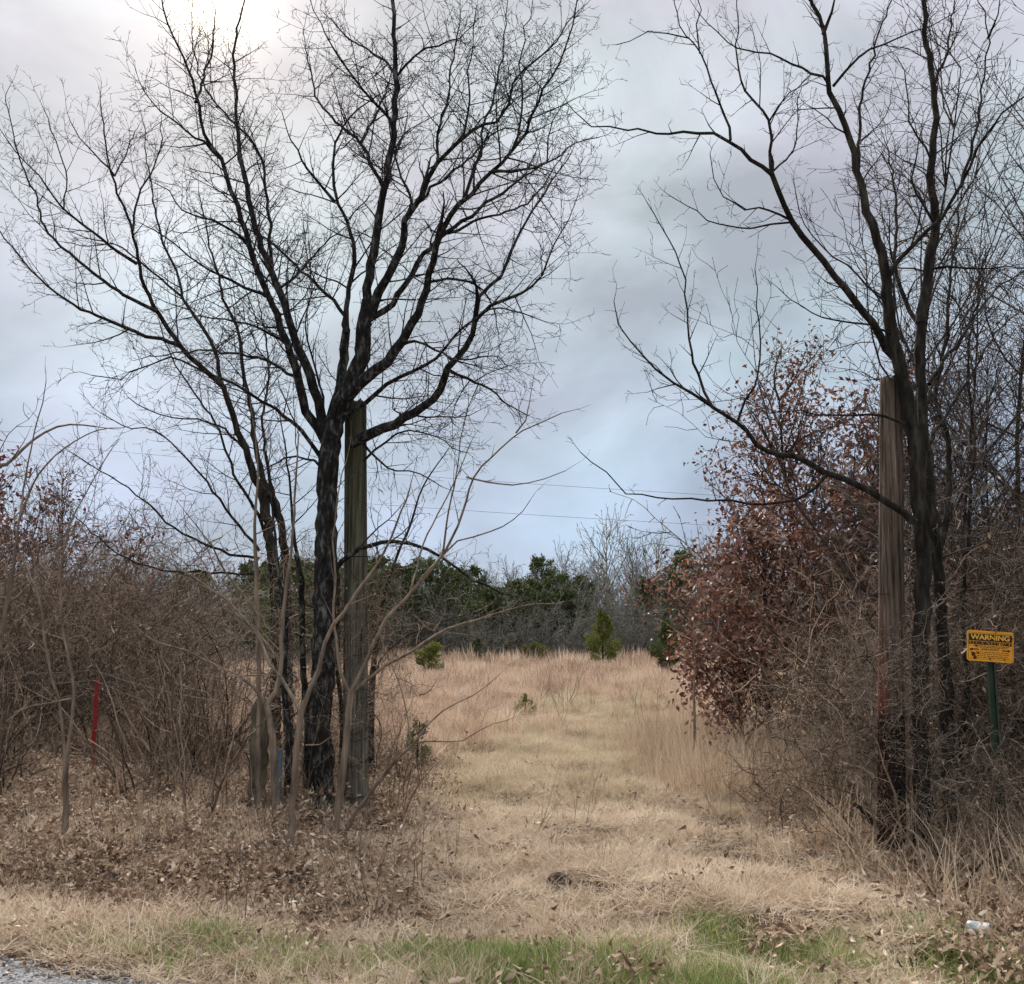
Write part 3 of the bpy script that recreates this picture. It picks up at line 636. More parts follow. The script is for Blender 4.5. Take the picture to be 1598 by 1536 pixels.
dC = G(1437, 1332)[1]
SC = Spec(seg=(.12, .08, .06, .05), wob=(.14, .22, .28, .2), up=(.04, .05, .04, 0), space=(.105, .075, .065, .06), ratio=(.53, .47, .42, .3), rmin=.0019, maxlvl=3, ang=(30, 75), lmin=.05)
C_ = [
 (dC-.05, dC-.1, 31, 27, [(1437, 1330), (1440, 1200), (1436, 1080), (1440, 921), (1438, 828), (1430, 700), (1420, 647), (1405, 584)], {'ground': 1, 'dens': .5, 'lmax': .6, 'end': False}),
 (dC-.1, dC-.2, 30, 22, [(1408, 590), (1398, 555), (1388, 500), (1385, 459), (1376, 393)], {'end': False, 'dens': .7}),
 (dC-.2, dC-.3, 22, 8, [(1378, 400), (1354, 328), (1337, 262), (1319, 197), (1297, 144), (1284, 52), (1262, -15)]),
 (dC-.3, dC-.4, 10, 3, [(1284, 54), (1300, 20), (1306, -15)]),
 (dC-.2, dC+.5, 9, 3, [(1339, 270), (1342, 200), (1343, 153), (1359, 100), (1372, 48), (1396, -10)]),
 (dC-.2, dC-.9, 7, 2, [(1294, 133), (1249, 105), (1201, 83), (1155, 75), (1118, 52), (1090, 20)]),
 (dC-.2, dC-.6, 7, 2, [(1300, 135), (1340, 90), (1400, 58), (1450, 40), (1490, 20)]),
 (dC-.1, dC-.7, 20, 12, [(1398, 560), (1385, 542), (1360, 505), (1337, 472), (1302, 428), (1267, 389), (1236, 345), (1215, 301), (1204, 271)], {'dens': .8}),
 (dC-.7, dC-1.3, 11, 2, [(1205, 273), (1171, 249), (1140, 218), (1088, 207), (1022, 205), (979, 199), (926, 194), (896, 172), (885, 160)], {'dens': .6, 'lmax': .5}),
 (dC-.9, dC-.6, 7, 2, [(1140, 219), (1127, 166), (1110, 127), (1092, 83), (1062, 39), (1052, -10)], {'lmax': .5}),
 (dC-.8, dC-1.1, 4, 2, [(1092, 84), (1090, 40), (1086, -10)], {'dens': .7, 'lmax': .4}),
 (dC-.8, dC-1.0, 3.5, 1.6, [(1076, 60), (1040, 54), (1014, 52), (985, 66), (962, 70)], {'dens': .5, 'lmax': .25}),
 (dC-.7, dC-.2, 9, 2, [(1204, 272), (1199, 188), (1162, 144), (1151, 87), (1153, 30), (1150, -10)], {'lmax': .6}),
 (dC-.5, dC-.9, 5, 2, [(1200, 190), (1215, 165), (1232, 144), (1260, 130)], {'lmax': .4}),
 (dC-.6, dC-.1, 5, 2, [(1206, 268), (1236, 236), (1243, 205), (1245, 175), (1250, 140)], {'lmax': .5}),
 (dC-.5, dC-1.2, 6, 2, [(1236, 345), (1201, 328), (1162, 325), (1131, 306), (1115, 275), (1108, 240)], {'lmax': .4}),
 (dC-.5, dC-.1, 5, 2, [(1236, 347), (1205, 350), (1171, 356), (1105, 343), (1075, 322), (1046, 306)], {'lmax': .4}),
 (dC-.35, dC-.6, 18, 8, [(1428, 815), (1412, 800), (1385, 783), (1356, 767), (1320, 752), (1285, 739), (1239, 711), (1196, 706), (1150, 659), (1112, 636)], {'dens': .6, 'lmax': .45}),
 (dC-.6, dC-.9, 8, 2, [(1113, 636), (1082, 616), (1051, 598), (1025, 578), (1004, 556), (985, 530), (967, 505), (958, 470)], {'lmax': .5}),
 (dC-.6, dC-.2, 7, 2, [(1112, 636), (1089, 584), (1075, 528), (1071, 459), (1062, 415), (1045, 375), (1031, 349), (1009, 315)], {'lmax': .5}),
 (dC-.5, dC-.9, 6, 2, [(1150, 660), (1165, 628), (1178, 603), (1187, 537), (1182, 480), (1178, 420)], {'lmax': .5}),
 (dC-.6, dC-.8, 8, 2, [(1290, 741), (1270, 765), (1239, 781), (1168, 783), (1107, 781), (1051, 776), (976, 769), (945, 738), (925, 720), (906, 706)], {'dens': .45, 'lmax': .3}),
 (dC-.3, dC-.5, 7, 2, [(1412, 662), (1380, 650), (1356, 645), (1300, 650), (1248, 640), (1200, 645)], {'dens': .6, 'lmax': .5}),
 (dC-.2, dC-.7, 11, 3, [(1385, 436), (1400, 410), (1424, 380), (1468, 341), (1503, 288), (1525, 232), (1564, 175), (1600, 149), (1640, 120)]),
 (dC-.5, dC-.1, 8, 2.5, [(1500, 292), (1515, 240), (1522, 205), (1533, 140), (1542, 52), (1522, -10)]),
 (dC-.6, dC-1, 6, 2, [(1542, 60), (1556, 20), (1562, -15)]),
 (dC-.2, dC+.3, 6, 2, [(1380, 470), (1340, 430), (1300, 400), (1270, 370), (1250, 330), (1240, 290)]),
 (dC-.2, dC+.4, 6, 2, [(1390, 520), (1350, 505), (1300, 500), (1250, 480), (1215, 450)]),
]
build_traced_tree('bare_tree', 'tall dark leafless tree leaning over the right pole with long limbs reaching left', C_, 2, M['bark_brown'], M['twig_black'], SC, random.Random(23), 1.05, .62, .010)
dD = dC + .45
D_ = [
 (dD, dD, 28, 22, [(1482, 1322), (1480, 1200), (1476, 1080), (1468, 960), (1458, 828), (1444, 687), (1437, 594), (1437, 502)], {'ground': 1, 'dens': .7, 'end': False}),
 (dD+.3, dD+.5, 15, 4, [(1500, 1318), (1498, 1180), (1510, 1050), (1503, 930), (1512, 800), (1520, 680), (1510, 560), (1530, 430)], {'ground': 1, 'dens': .6}),
 (dD+.1, dD+.1, 2, 1.5, [(1476, 1322), (1474, 1200), (1468, 1080), (1462, 960), (1455, 828), (1444, 687), (1437, 594), (1437, 502)], {'ground': 1, 'dens': .7, 'end': False}),
 (dD, dD, 26, 10, [(1437, 505), (1450, 415), (1459, 350), (1453, 262), (1459, 183), (1457, 135), (1446, 50), (1440, -15)]),
 (dD, dD+.5, 8, 2, [(1457, 138), (1467, 110), (1477, 87), (1484, 40), (1492, -15)]),
 (dD, dD-.5, 6, 2, [(1453, 250), (1435, 215), (1420, 188), (1415, 131), (1400, 90)]),
 (dD, dD+.9, 12, 3, [(1440, 520), (1420, 485), (1405, 450), (1395, 400), (1400, 340), (1395, 290), (1385, 230)]),
 (dD, dD+1.0, 10, 2, [(1450, 600), (1475, 560), (1505, 520), (1540, 470), (1570, 440), (1610, 418)]),
 (dD, dD-.6, 7, 2, [(1450, 420), (1480, 415), (1530, 420), (1570, 417), (1610, 420)]),
 (dD, dD+.6, 10, 2, [(1445, 700), (1470, 660), (1500, 610), (1530, 560), (1555, 520), (1600, 480)]),
 (dD, dD-.3, 7, 2, [(1458, 350), (1440, 320), (1425, 280), (1430, 240), (1440, 200)]),
 (dD+.2, dD+1.2, 16, 3, [(1462, 880), (1478, 800), (1480, 700), (1465, 640), (1460, 603), (1475, 540), (1480, 460), (1490, 380), (1500, 300)]),
]
build_traced_tree('bare_tree', 'straight dark leafless tree just right of the leaning one', D_, 2, M['bark_brown'], M['twig_brown'], SC, random.Random(31), 1.9, .85, .010)

# ------------------------------------------------------------------ pale saplings in front
SS = Spec(seg=(.14, .09, .06, .05), wob=(.07, .12, .2, .2), up=(.06, .06, .04, 0), space=(.26, .22, .1, .07), ratio=(.4, .35, .4, .3), rmin=.0020, maxlvl=2, ang=(30, 55), lmin=.06, start=.2)
def sapling(label, stems, rnd, dens=.35, lmax=.5, tn=1, name='sapling', bark='sap_bark', twig='sap_twig'):
    return build_traced_tree(name, label, stems, tn, M[bark], M[twig], SS, rnd, dens, lmax, .003, start=.2, jit=.0035)
def gd(x, y): return G(x, y)[1]
d = gd(452, 1332)
sapling('slim tan sapling forking at waist height, frontmost left of the mossy pole', [
 (d, d, 17, 12, [(452, 1330), (456, 1250), (462, 1180), (470, 1110)], {'ground': 1, 'dens': .01, 'end': False}),
 (d, d-.2, 11, 3, [(470, 1112), (483, 1075), (498, 1045), (506, 1005), (520, 975), (538, 955), (560, 920), (590, 880), (618, 820), (640, 760)]),
 (d, d+.4, 9, 2, [(470, 1112), (455, 1085), (438, 1055), (420, 1035), (408, 1000), (385, 970), (350, 935), (300, 900), (240, 860)]),
 (d, d-.3, 4, 1.6, [(478, 1163), (500, 1163), (522, 1148), (528, 1135)], {'dens': .1}),
 (d, d-.3, 4, 1.6, [(438, 1055), (410, 1053), (380, 1055), (340, 1055), (300, 1045)], {'dens': .2})], random.Random(1))
d = gd(520, 1312)
sapling('pale tan sapling with a long shoot arching right, leaning against the mossy pole', [
 (d, d, 18, 13, [(520, 1310), (532, 1230), (540, 1160), (545, 1110), (548, 1078)], {'ground': 1, 'dens': .01, 'end': False}),
 (d, d-.4, 10, 2.5, [(548, 1080), (566, 1045), (585, 1000), (600, 970), (640, 925), (680, 880), (705, 840), (722, 800), (740, 745), (780, 700), (815, 672), (845, 660), (876, 645)]),
 (d-.3, d-.5, 4, 1.6, [(805, 676), (820, 655), (830, 605)], {'dens': .1}),
 (d-.2, d-.6, 5, 1.6, [(728, 745), (760, 752), (800, 757), (850, 748), (882, 735)], {'dens': .15}),
 (d-.2, d-.2, 5, 1.6, [(655, 905), (690, 868), (715, 845), (765, 830), (800, 812), (828, 780)], {'dens': .2}),
 (d, d+.3, 8, 2, [(550, 1080), (575, 1060), (600, 1040), (640, 1018), (680, 990), (720, 975), (770, 960), (820, 945), (880, 940)], {'dens': .5}),
 (d, d+.2, 8, 2, [(546, 1082), (532, 1050), (525, 1000), (520, 960), (524, 900), (520, 840), (530, 760), (545, 700)]),
 (d-.2, d-.8, 6, 2, [(690, 872), (700, 800), (712, 740), (718, 690), (730, 640)]),
 (d-.1, d+.6, 5, 2, [(640, 925), (660, 850), (690, 790), (720, 730), (735, 690)])], random.Random(2), .5)
d = gd(432, 1288)
sapling('slim tan sapling just left of the blue steel post', [
 (d, d, 18, 13, [(432, 1285), (428, 1220), (425, 1150), (416, 1100)], {'ground': 1, 'dens': .01, 'end': False}),
 (d, d, 12, 3, [(416, 1100), (430, 1080), (438, 1040), (440, 980), (445, 930), (452, 880), (458, 820), (462, 740), (466, 680)]),
 (d, d-.5, 7, 2, [(415, 1100), (395, 1072), (362, 1050), (330, 1035), (290, 1015), (240, 1000), (190, 960)]),
 (d, d-.3, 6, 2, [(438, 1035), (420, 1010), (400, 985), (370, 960), (345, 930), (320, 880), (290, 840)])], random.Random(3))
d = gd(402, 1286)
sapling('thin grey-brown sapling rising past the old fence post', [
 (d+.3, d+.2, 11, 9, [(402, 1275), (404, 1150), (404, 1050), (402, 960), (400, 880)], {'ground': 1, 'dens': .05, 'end': False}),
 (d+.2, d+.2, 9, 2, [(400, 885), (398, 820), (402, 760), (400, 700), (392, 640)]),
 (d+.2, d-.2, 6, 2, [(402, 960), (380, 930), (350, 890), (330, 850), (290, 800)])], random.Random(4))
d = gd(530, 1312)
sapling('low leaning sapling stem pointing right over the leaf litter', [
 (d+.05, d-.3, 10, 6, [(535, 1305), (560, 1262), (595, 1215), (620, 1185), (645, 1162)], {'ground': 1, 'dens': .01, 'end': False}),
 (d-.3, d-.5, 5, 1.6, [(645, 1162), (670, 1130), (690, 1110), (712, 1098), (740, 1085), (776, 1056)], {'dens': .2}),
 (d-.3, d-.6, 4, 1.4, [(645, 1160), (665, 1157), (700, 1158), (722, 1156), (750, 1140), (790, 1125)], {'dens': .1}),
 (d-.3, d-.2, 4, 1.4, [(640, 1160), (634, 1110), (620, 1060), (600, 1010), (592, 985)], {'dens': .1})], random.Random(6), .3, .3)
d = gd(98, 1318)
sapling('brown twin-stemmed sapling at the far left in front of the red post', [
 (d, d, 15, 12, [(100, 1315), (103, 1262), (102, 1215), (104, 1180)], {'ground': 1, 'dens': .01, 'end': False}),
 (d, d+.1, 8, 2, [(103, 1185), (98, 1140), (92, 1090), (80, 1055), (70, 1000), (60, 930), (30, 860), (20, 780)]),
 (d, d-.1, 8, 2, [(104, 1182), (112, 1130), (115, 1080), (108, 1030), (98, 980), (95, 900), (110, 820), (150, 740), (175, 700)]),
 (d, d-.3, 4, 2, [(112, 1090), (80, 1095), (50, 1102), (25, 1110), (10, 1150)], {'dens': .1}),
 (d, d+.3, 4, 1.5, [(110, 1176), (135, 1176), (165, 1190), (200, 1210)], {'dens': .1})], random.Random(8), .6)
d = gd(20, 1240)
sapling('pale forked sapling on the left edge of the thicket', [
 (d, d, 14, 9, [(-25, 1240), (-10, 1100), (0, 1000), (12, 940), (20, 890)], {'ground': 1, 'dens': .3, 'end': False}),
 (d, d, 7, 2, [(20, 892), (32, 800), (44, 720), (52, 680), (66, 630), (72, 595)]),
 (d, d-.2, 6, 2, [(30, 812), (60, 740), (100, 700), (150, 672), (190, 668)]),
 (d, d+.2, 6, 2, [(10, 945), (50, 910), (80, 880), (100, 850), (120, 820)]),
 (d, d+.5, 10, 3, [(-20, 730), (10, 725), (35, 700), (70, 675), (110, 662), (150, 666)], {'dens': .3})], random.Random(9), .5)
d = gd(1083, 1214)
sapling('thin lone sapling standing at the edge of the tall blond grass', [
 (d, d, 7, 5, [(1083, 1214), (1084, 1170), (1084, 1120), (1083, 1080)], {'ground': 1, 'dens': .2, 'end': False}),
 (d, d+.1, 4, 1.6, [(1083, 1082), (1085, 1030), (1082, 980), (1088, 930)], {'dens': .6})], random.Random(10), .5, .25)
d = gd(580, 1225)
sapling('small rough-barked trunk close behind the mossy pole', [
 (d, d, 17, 12, [(580, 1225), (579, 1120), (582, 1050), (590, 985)], {'ground': 1, 'dens': .4, 'end': False}),
 (d, d+.3, 10, 2, [(590, 987), (600, 930), (615, 880), (640, 820), (660, 760), (700, 700)]),
 (d, d+.3, 6, 2, [(583, 1060), (600, 1020), (640, 990), (690, 970), (740, 955)])], random.Random(12), .7, .5, name='young_tree', bark='bark_brown', twig='brush_twig')
for k, (x, yb, w, xt, yt, lab) in enumerate([(447, 1262, 17, 446, 960, 'thin black trunk left of the big black tree'),
                                             (476, 1264, 16, 470, 900, 'black trunk pressed against the left side of the big tree'),
                                             (530, 1258, 11, 528, 900, 'thin black trunk squeezed between the big tree and the mossy pole')]):
    d = gd(x, yb) + (.25 if k else .1)
    sapling(lab, [(d, d, w, w*.75, [(x, yb), (x + 4, (yb + yt)/2 + 60), (x - 3, (yb + yt)/2 - 40), (xt, yt)], {'ground': 1, 'dens': .8, 'lmax': .5, 'start': .1}),
                  (d, d+.3, w*.6, 2, [(xt, yt + 4), (xt - 12, yt - 70), (xt - 20, yt - 160), (xt - 34, yt - 260)], {'dens': 1.2})], random.Random(40 + k), 1.2, .6, name='young_tree', bark='bark_black', twig='twig_black')

# ------------------------------------------------------------------ wooden poles
def pole(name, label, px_base, px_top, d, w0, w1, mat, seed, group=None, split=0):
    b = P(*px_base, d); tp = P(*px_top, d); zb = h1(b[0], b[1]); e = empty(name, label, 'pole', (b[0], b[1], zb), group=group)
    k = 128; n = 70; gro = [(random.Random(seed*7 + q).uniform(-2.9, -.25), random.Random(seed*9 + q).uniform(.03, .07), random.Random(seed*11 + q).uniform(.06, .16)) for q in range(7)] + [(1.0, .05, .1), (2.2, .05, .1)]
    V = []; r0 = w0*.5*d/FPX; r1 = w1*.5*d/FPX; hgt = tp[2] - zb
    for i in range(n + 1):
        f = i/n; z = -.3 + (hgt + .3)*f; cx = (tp[0] - b[0])*f; r = r0 + (r1 - r0)*f
        for j in range(k):
            a = j/k*6.2832
            g = mnoise.noise((math.cos(a)*5.5 + seed, math.sin(a)*5.5, z*.35)); g2 = mnoise.noise((math.cos(a)*16, math.sin(a)*16 + seed, z*.7))
            crack = -max(0, g2 - .18)*.16 - max(0, g - .2)*.18
            gd_ = sum(dp*math.exp(-((((a + 3.1416) % 6.2832 - 3.1416) - ga - .10*mnoise.noise((z*1.3, ga*3, 0)))/gw)**2)*min(1, max(0, .6 + 1.6*mnoise.noise((z*.9, ga*5, 2)))) for ga, gw, dp in gro)
            rr = r*(1 + .035*g) + crack*r*1.6 - r*gd_
            zz = z + (.035*mnoise.noise((math.cos(a)*3, math.sin(a)*3, seed)) + .02*g2 if i == n else 0)
            V.append((cx + rr*math.cos(a), rr*math.sin(a), zz))
    V.append(((tp[0] - b[0]), 0, hgt + .005))
    F4 = [(i*k + j, i*k + (j+1) % k, (i+1)*k + (j+1) % k, (i+1)*k + j) for i in range(n) for j in range(k)]
    F3 = [(n*k + j, n*k + (j+1) % k, len(V) - 1) for j in range(k)]
    obj('shaft', mesh_from('shaft', V, [F4, F3], mat), e); return e, r0, hgt
def wood_mat(name, stops, top=None, zt=(0, 1), low=None, zl=(0, 1), foot=None, zf=(0, 1)):
    m, t = new_mat(name)
    g = tnoise(t, 40, 5, mapscale=(1, 1, .035), rough=.7); g2 = tnoise(t, 5, 4, mapscale=(1, 1, .4))
    c = tramp(t, g, stops); c = mixc(t, 1.0, c, tramp(t, g2, [(.3, (.7, .7, .7)), (.7, (1.2, 1.2, 1.2))]), 'MULTIPLY')
    tcn = t.nodes.new('ShaderNodeTexCoord'); sp = t.nodes.new('ShaderNodeSeparateXYZ'); t.links.new(tcn.outputs['Object'], sp.inputs[0])
    for colr, zr in ((top, zt), (low, zl), (foot, zf)):
        if not colr: continue
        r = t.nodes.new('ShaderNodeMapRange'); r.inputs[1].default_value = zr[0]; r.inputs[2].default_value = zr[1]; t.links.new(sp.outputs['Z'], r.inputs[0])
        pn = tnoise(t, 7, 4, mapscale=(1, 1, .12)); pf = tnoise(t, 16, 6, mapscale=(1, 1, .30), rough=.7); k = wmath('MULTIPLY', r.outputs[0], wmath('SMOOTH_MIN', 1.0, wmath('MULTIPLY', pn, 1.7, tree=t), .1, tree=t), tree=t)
        if colr is low:
            rx = t.nodes.new('ShaderNodeMapRange'); rx.inputs[1].default_value = .05; rx.inputs[2].default_value = -.03; t.links.new(sp.outputs['X'], rx.inputs[0]); k = wmath('MULTIPLY', k, rx.outputs[0], tree=t)
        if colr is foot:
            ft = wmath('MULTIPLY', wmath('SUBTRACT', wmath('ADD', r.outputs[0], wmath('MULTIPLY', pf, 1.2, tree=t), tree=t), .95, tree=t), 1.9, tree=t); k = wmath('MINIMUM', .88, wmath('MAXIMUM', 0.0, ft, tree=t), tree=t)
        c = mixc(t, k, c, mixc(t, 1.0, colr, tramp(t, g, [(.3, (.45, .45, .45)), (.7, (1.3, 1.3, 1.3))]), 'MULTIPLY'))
    outp(t, principled(t, c, .9, .15, tbump(t, g, .9, .012))); return m
wood_l = wood_mat('weathered mossy wood', [(.34, (.022, .019, .015)), (.46, (.14, .125, .10)), (.56, (.22, .20, .16)), (.68, (.36, .33, .27))], (.062, .068, .028), (1.4, 3.2))
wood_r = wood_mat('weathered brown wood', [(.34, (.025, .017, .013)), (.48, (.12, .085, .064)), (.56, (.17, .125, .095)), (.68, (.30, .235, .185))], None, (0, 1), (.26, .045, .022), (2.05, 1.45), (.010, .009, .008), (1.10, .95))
dL = dA + .26
pl, rl, hl = pole('wooden_pole', 'mossy split wooden pole standing tight against the big black tree', (556, 1262), (555, 628), dL, 40, 34, wood_l, 3.3)
dR = G(1388, 1340)[1] + .05
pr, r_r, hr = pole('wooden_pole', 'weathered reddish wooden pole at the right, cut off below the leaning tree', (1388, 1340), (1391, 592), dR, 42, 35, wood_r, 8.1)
mw, t = new_mat('rusty wire'); outp(t, principled(t, (.035, .022, .018), .7, .3, metal=.3))
# barbed wire wraps on the left pole, parts of the pole
for z, tl in ((.12, .02), (.42, .05), (.62, .03), (.70, .05), (.98, .02), (1.06, .01), (1.38, .03)):
    T = Tubes(); pts = []
    for j in range(41):
        a = j/40*6.2832; pts.append((1.07*rl*(1 - .05*z)*math.cos(a), 1.07*rl*(1 - .05*z)*math.sin(a), z + tl*math.sin(a + 1) + .006*math.sin(a*9)))
    T.add(pts, [.0035]*41, 5)
    for j in range(0, 40, 7): T.add([(pts[j][0]*.98, pts[j][1]*.98, pts[j][2] - .02), (pts[j][0]*1.16, pts[j][1]*1.16, pts[j][2] + .02)], [.0025, .0015], 3)
    obj('wire_wrap', T.mesh('wire_wrap', mw), pl)
T = Tubes(); T.add([(1.06*r_r*math.cos(j/32*6.2832), 1.06*r_r*math.sin(j/32*6.2832), 1.9) for j in range(33)], [.003]*33, 5); obj('wire_wrap', T.mesh('wire_wrap', mw), pr)

# ------------------------------------------------------------------ fence posts and wire on the left
import bmesh
def bm_obj(name, fn, mat, parent=None, smooth=False):
    bm = bmesh.new(); fn(bm); me = bpy.data.meshes.new(name); bm.to_mesh(me); bm.free()
    if smooth:
        for p in me.polygons: p.use_smooth = True
    me.materials.append(mat); return obj(name, me, parent)
def bbox(bm, x0, x1, y0, y1, z0, z1, bev=0):
    r = bmesh.ops.create_cube(bm, size=1); vs = r['verts']
    for v in vs: v.co = Vector(((x0 + x1)/2 + v.co.x*(x1 - x0), (y0 + y1)/2 + v.co.y*(y1 - y0), (z0 + z1)/2 + v.co.z*(z1 - z0)))
    if bev: bmesh.ops.bevel(bm, geom=list({e for v in vs for e in v.link_edges}), offset=bev, segments=2, affect='EDGES')
def paint_mat(name, a, b, scale=12, rough=.55):
    m, t = new_mat(name); n = tnoise(t, scale, 6, mapscale=(1, 1, .4), rough=.65)
    outp(t, principled(t, tramp(t, n, [(.35, a), (.62, b)]), rough, .35, tbump(t, n, .3, .004))); return m
g = G(143, 1214)
mred = paint_mat('worn red paint', (.40, .015, .012), (.22, .012, .010))
e = empty('fence_post', 'red painted steel fence post standing in the left thicket', 'fence post', g, R(12))
hp = P(143, 1062, g[1])[2] - g[2]
def tpost(bm):
    bbox(bm, -.021, .021, -.004, .004, -.2, hp); bbox(bm, -.004, .004, .004, .034, -.2, hp)
bm_obj('shaft', tpost, mred, e)
def studs(bm):
    z = .12
    while z < hp - .03: bbox(bm, -.010, .010, -.012, -.0035, z, z + .022); z += .055
bm_obj('studs', studs, mred, e)['kind'] = 'stuff'
g = G(400, 1272)
e = empty('fence_post', 'old bark-covered wooden fence post left of the blue steel post', 'fence post', g)
T = Tubes(); hp2 = P(400, 1088, g[1])[2] - g[2]; q = 24
T.add([(.01*math.sin(z*2), 0, -.2 + (hp2 + .2)*z/q) for z in range(q + 1)], [.078]*(q - 1) + [.07, .02], 18)
obj('shaft', T.mesh('shaft', bark_mat('grey green post bark', (.05, .042, .03), (.14, .12, .085), (.24, .22, .17), 20, .15, .9, .015), .012), e)
mblue = paint_mat('faded blue grey paint', (.17, .25, .33), (.11, .15, .19))
g = G(425, 1272)
e = empty('metal_post', 'faded blue-grey steel post between the two slim saplings', 'post', (g[0], g[1] + .12, g[2]), R(-8)); hp3 = P(424, 1172, g[1])[2] - g[2]
def uchan(bm):
    bbox(bm, -.036, .036, -.003, .003, -.2, hp3); bbox(bm, -.036, -.030, .003, .028, -.2, hp3); bbox(bm, .030, .036, .003, .028, -.2, hp3)
bm_obj('channel', uchan, mblue, e)
def holes(bm):
    z = .2
    while z < hp3: bmesh.ops.create_circle(bm, cap_ends=True, radius=.008, segments=10, matrix=__import__('mathutils').Matrix.Translation((.004, -.0045, z)) @ __import__('mathutils').Matrix.Rotation(R(90), 4, 'X')); z += .22
bm_obj('bolt_holes', holes, mw, e)['kind'] = 'stuff'
mwire, t = new_mat('galvanised wire'); outp(t, principled(t, (.16, .13, .11), .7, .3, metal=.3))
g0 = G(143, 1214)
for k, (ya, yb) in enumerate(((1040, 1046), (1056, 1062))):
    a = P(-60, ya, g0[1] - .3); b = P(146, yb, g0[1] - .02); c2 = P(396, yb + 55 + k*20, G(400, 1272)[1] - .02)
    e = empty('barbed_wire', ['upper', 'lower'][k] + ' strand of sagging barbed wire running past the red post', 'fence wire', tuple(a))
    T = Tubes(); pts = []
    for s_, t_ in ((a, b), (b, c2)):
        for j in range(24):
            f = j/24; pts.append(tuple((s_[i]*(1 - f) + t_[i]*f) - a[i] - (.05*math.sin(math.pi*f) if i == 2 else 0) for i in range(3)))
    T.add(pts, [.0026]*len(pts), 4); obj('strand', T.mesh('strand', mwire), e)
    TB = Tubes()
    for j in range(1, len(pts), 2): TB.add([(pts[j][0] - .008, pts[j][1], pts[j][2] - .016), (pts[j][0] + .008, pts[j][1], pts[j][2] + .016)], [.0018, .0012], 3)
    obj('barbs', TB.mesh('barbs', mwire), e)['kind'] = 'stuff'

# ------------------------------------------------------------------ warning sign
dS = 7.55; cS = P(1545, 1009, dS); gz = h1(cS[0], cS[1])
sgn = empty('warning_sign', 'orange underground cable warning sign on a green post in the right thicket', 'sign', (cS[0], dS, gz), R(-6))
zc_ = cS[2] - gz; W = .325; Hh = .222; ROLL = R(4)
morange, t = new_mat('weathered orange sign'); n_ = tnoise(t, 18, 6, rough=.7); n3_ = tnoise(t, 4, 4)
c = tramp(t, n3_, [(.3, (.80, .30, .015)), (.7, (.88, .42, .035))]); c = mixc(t, tramp(t, n_, [(.60, (0, 0, 0)), (.70, (1, 1, 1))]), c, (.22, .06, .015))
outp(t, principled(t, c, .5, .4))
mblk, t = new_mat('faded black sign ink'); outp(t, principled(t, (.03, .014, .010), .6, .3))
mrust, t = new_mat('dark rust'); outp(t, principled(t, (.12, .030, .010), .9, .1))
myel, t = new_mat('yellow sign lettering'); outp(t, principled(t, (.85, .47, .05), .5, .4))
mgrn = paint_mat('dark green post paint', (.014, .028, .014), (.040, .058, .032))
from mathutils import Matrix
def sm(x, y, z=0): return Matrix.Translation((0, 0, zc_)) @ Matrix.Rotation(ROLL, 4, 'Y') @ Matrix.Translation((x, -.004 - z, y))
def plate(bm):
    r = .018; pts = []
    for cx, cy, a0 in ((W/2 - r, Hh/2 - r, 0), (-W/2 + r, Hh/2 - r, 90), (-W/2 + r, -Hh/2 + r, 180), (W/2 - r, -Hh/2 + r, 270)):
        for k in range(6): a = R(a0 + k*18); pts.append((cx + r*math.cos(a), cy + r*math.sin(a)))
    f = bm.faces.new([bm.verts.new((x, 0, y)) for x, y in pts])
    e_ = bmesh.ops.extrude_face_region(bm, geom=[f]); bmesh.ops.translate(bm, vec=(0, .003, 0), verts=[v for v in e_['geom'] if isinstance(v, bmesh.types.BMVert)])
    bmesh.ops.transform(bm, matrix=sm(0, 0, 0), verts=bm.verts); bmesh.ops.recalc_face_normals(bm, faces=bm.faces)
bm_obj('sign_panel', plate, morange, sgn)
def rects(lst, z):
    def f(bm):
        for x0, x1, y0, y1 in lst:
            vs = [bm.verts.new(sm(x, y, z) @ Vector((0, 0, 0))) for x, y in ((x0, y0), (x1, y0), (x1, y1), (x0, y1))]; bm.faces.new(vs)
    return f
bm_obj('black_band', rects([(-.150, .150, .036, .086)], .0012), mblk, sgn)
bm_obj('border_line', rects([(-.152, .152, .0925, .094), (-.152, .152, -.096, -.0945), (-.153, -.1515, -.095, .093), (.1515, .153, -.095, .093), (-.150, .150, .030, .032)], .0012), mblk, sgn)
def text(s, size, x, y, mat, z, name, off=.0, sx=1):
    cu = bpy.data.curves.new(name, 'FONT'); cu.body = s; cu.size = size; cu.align_x = 'CENTER'; cu.align_y = 'CENTER'; cu.offset = off; cu.resolution_u = 3
    tmp = bpy.data.objects.new(name, cu); COL.objects.link(tmp); dg = bpy.context.evaluated_depsgraph_get(); me = bpy.data.meshes.new_from_object(tmp.evaluated_get(dg))
    bpy.data.objects.remove(tmp); me.transform(Matrix.Diagonal((sx, 1, 1, 1))); me.transform(Matrix.Rotation(R(90), 4, 'X')); me.transform(sm(x, y, z))
    me.materials.clear(); me.materials.append(mat); return obj(name, me, sgn)
text('WARNING', .050, 0, .061, myel, .0024, 'heading_lettering', .0016, 1.12)
text('UNDERGROUND CABLE', .026, 0, .018, mblk, .0014, 'subheading_lettering', .0018, 1.05)
text('CABLE ROUTE', .0185, .0, -.024, mblk, .0014, 'route_lettering', .0005)
def arrow(dirn, x0):
    def f(bm):
        pts = [(0, -.004), (.042, -.004), (.042, -.010), (.062, 0), (.042, .010), (.042, .004), (0, .004)]
        vs = [bm.verts.new(sm(x0 + dirn*x, -.026 + y, .0014) @ Vector((0, 0, 0))) for x, y in pts]; bm.faces.new(vs)
    return f
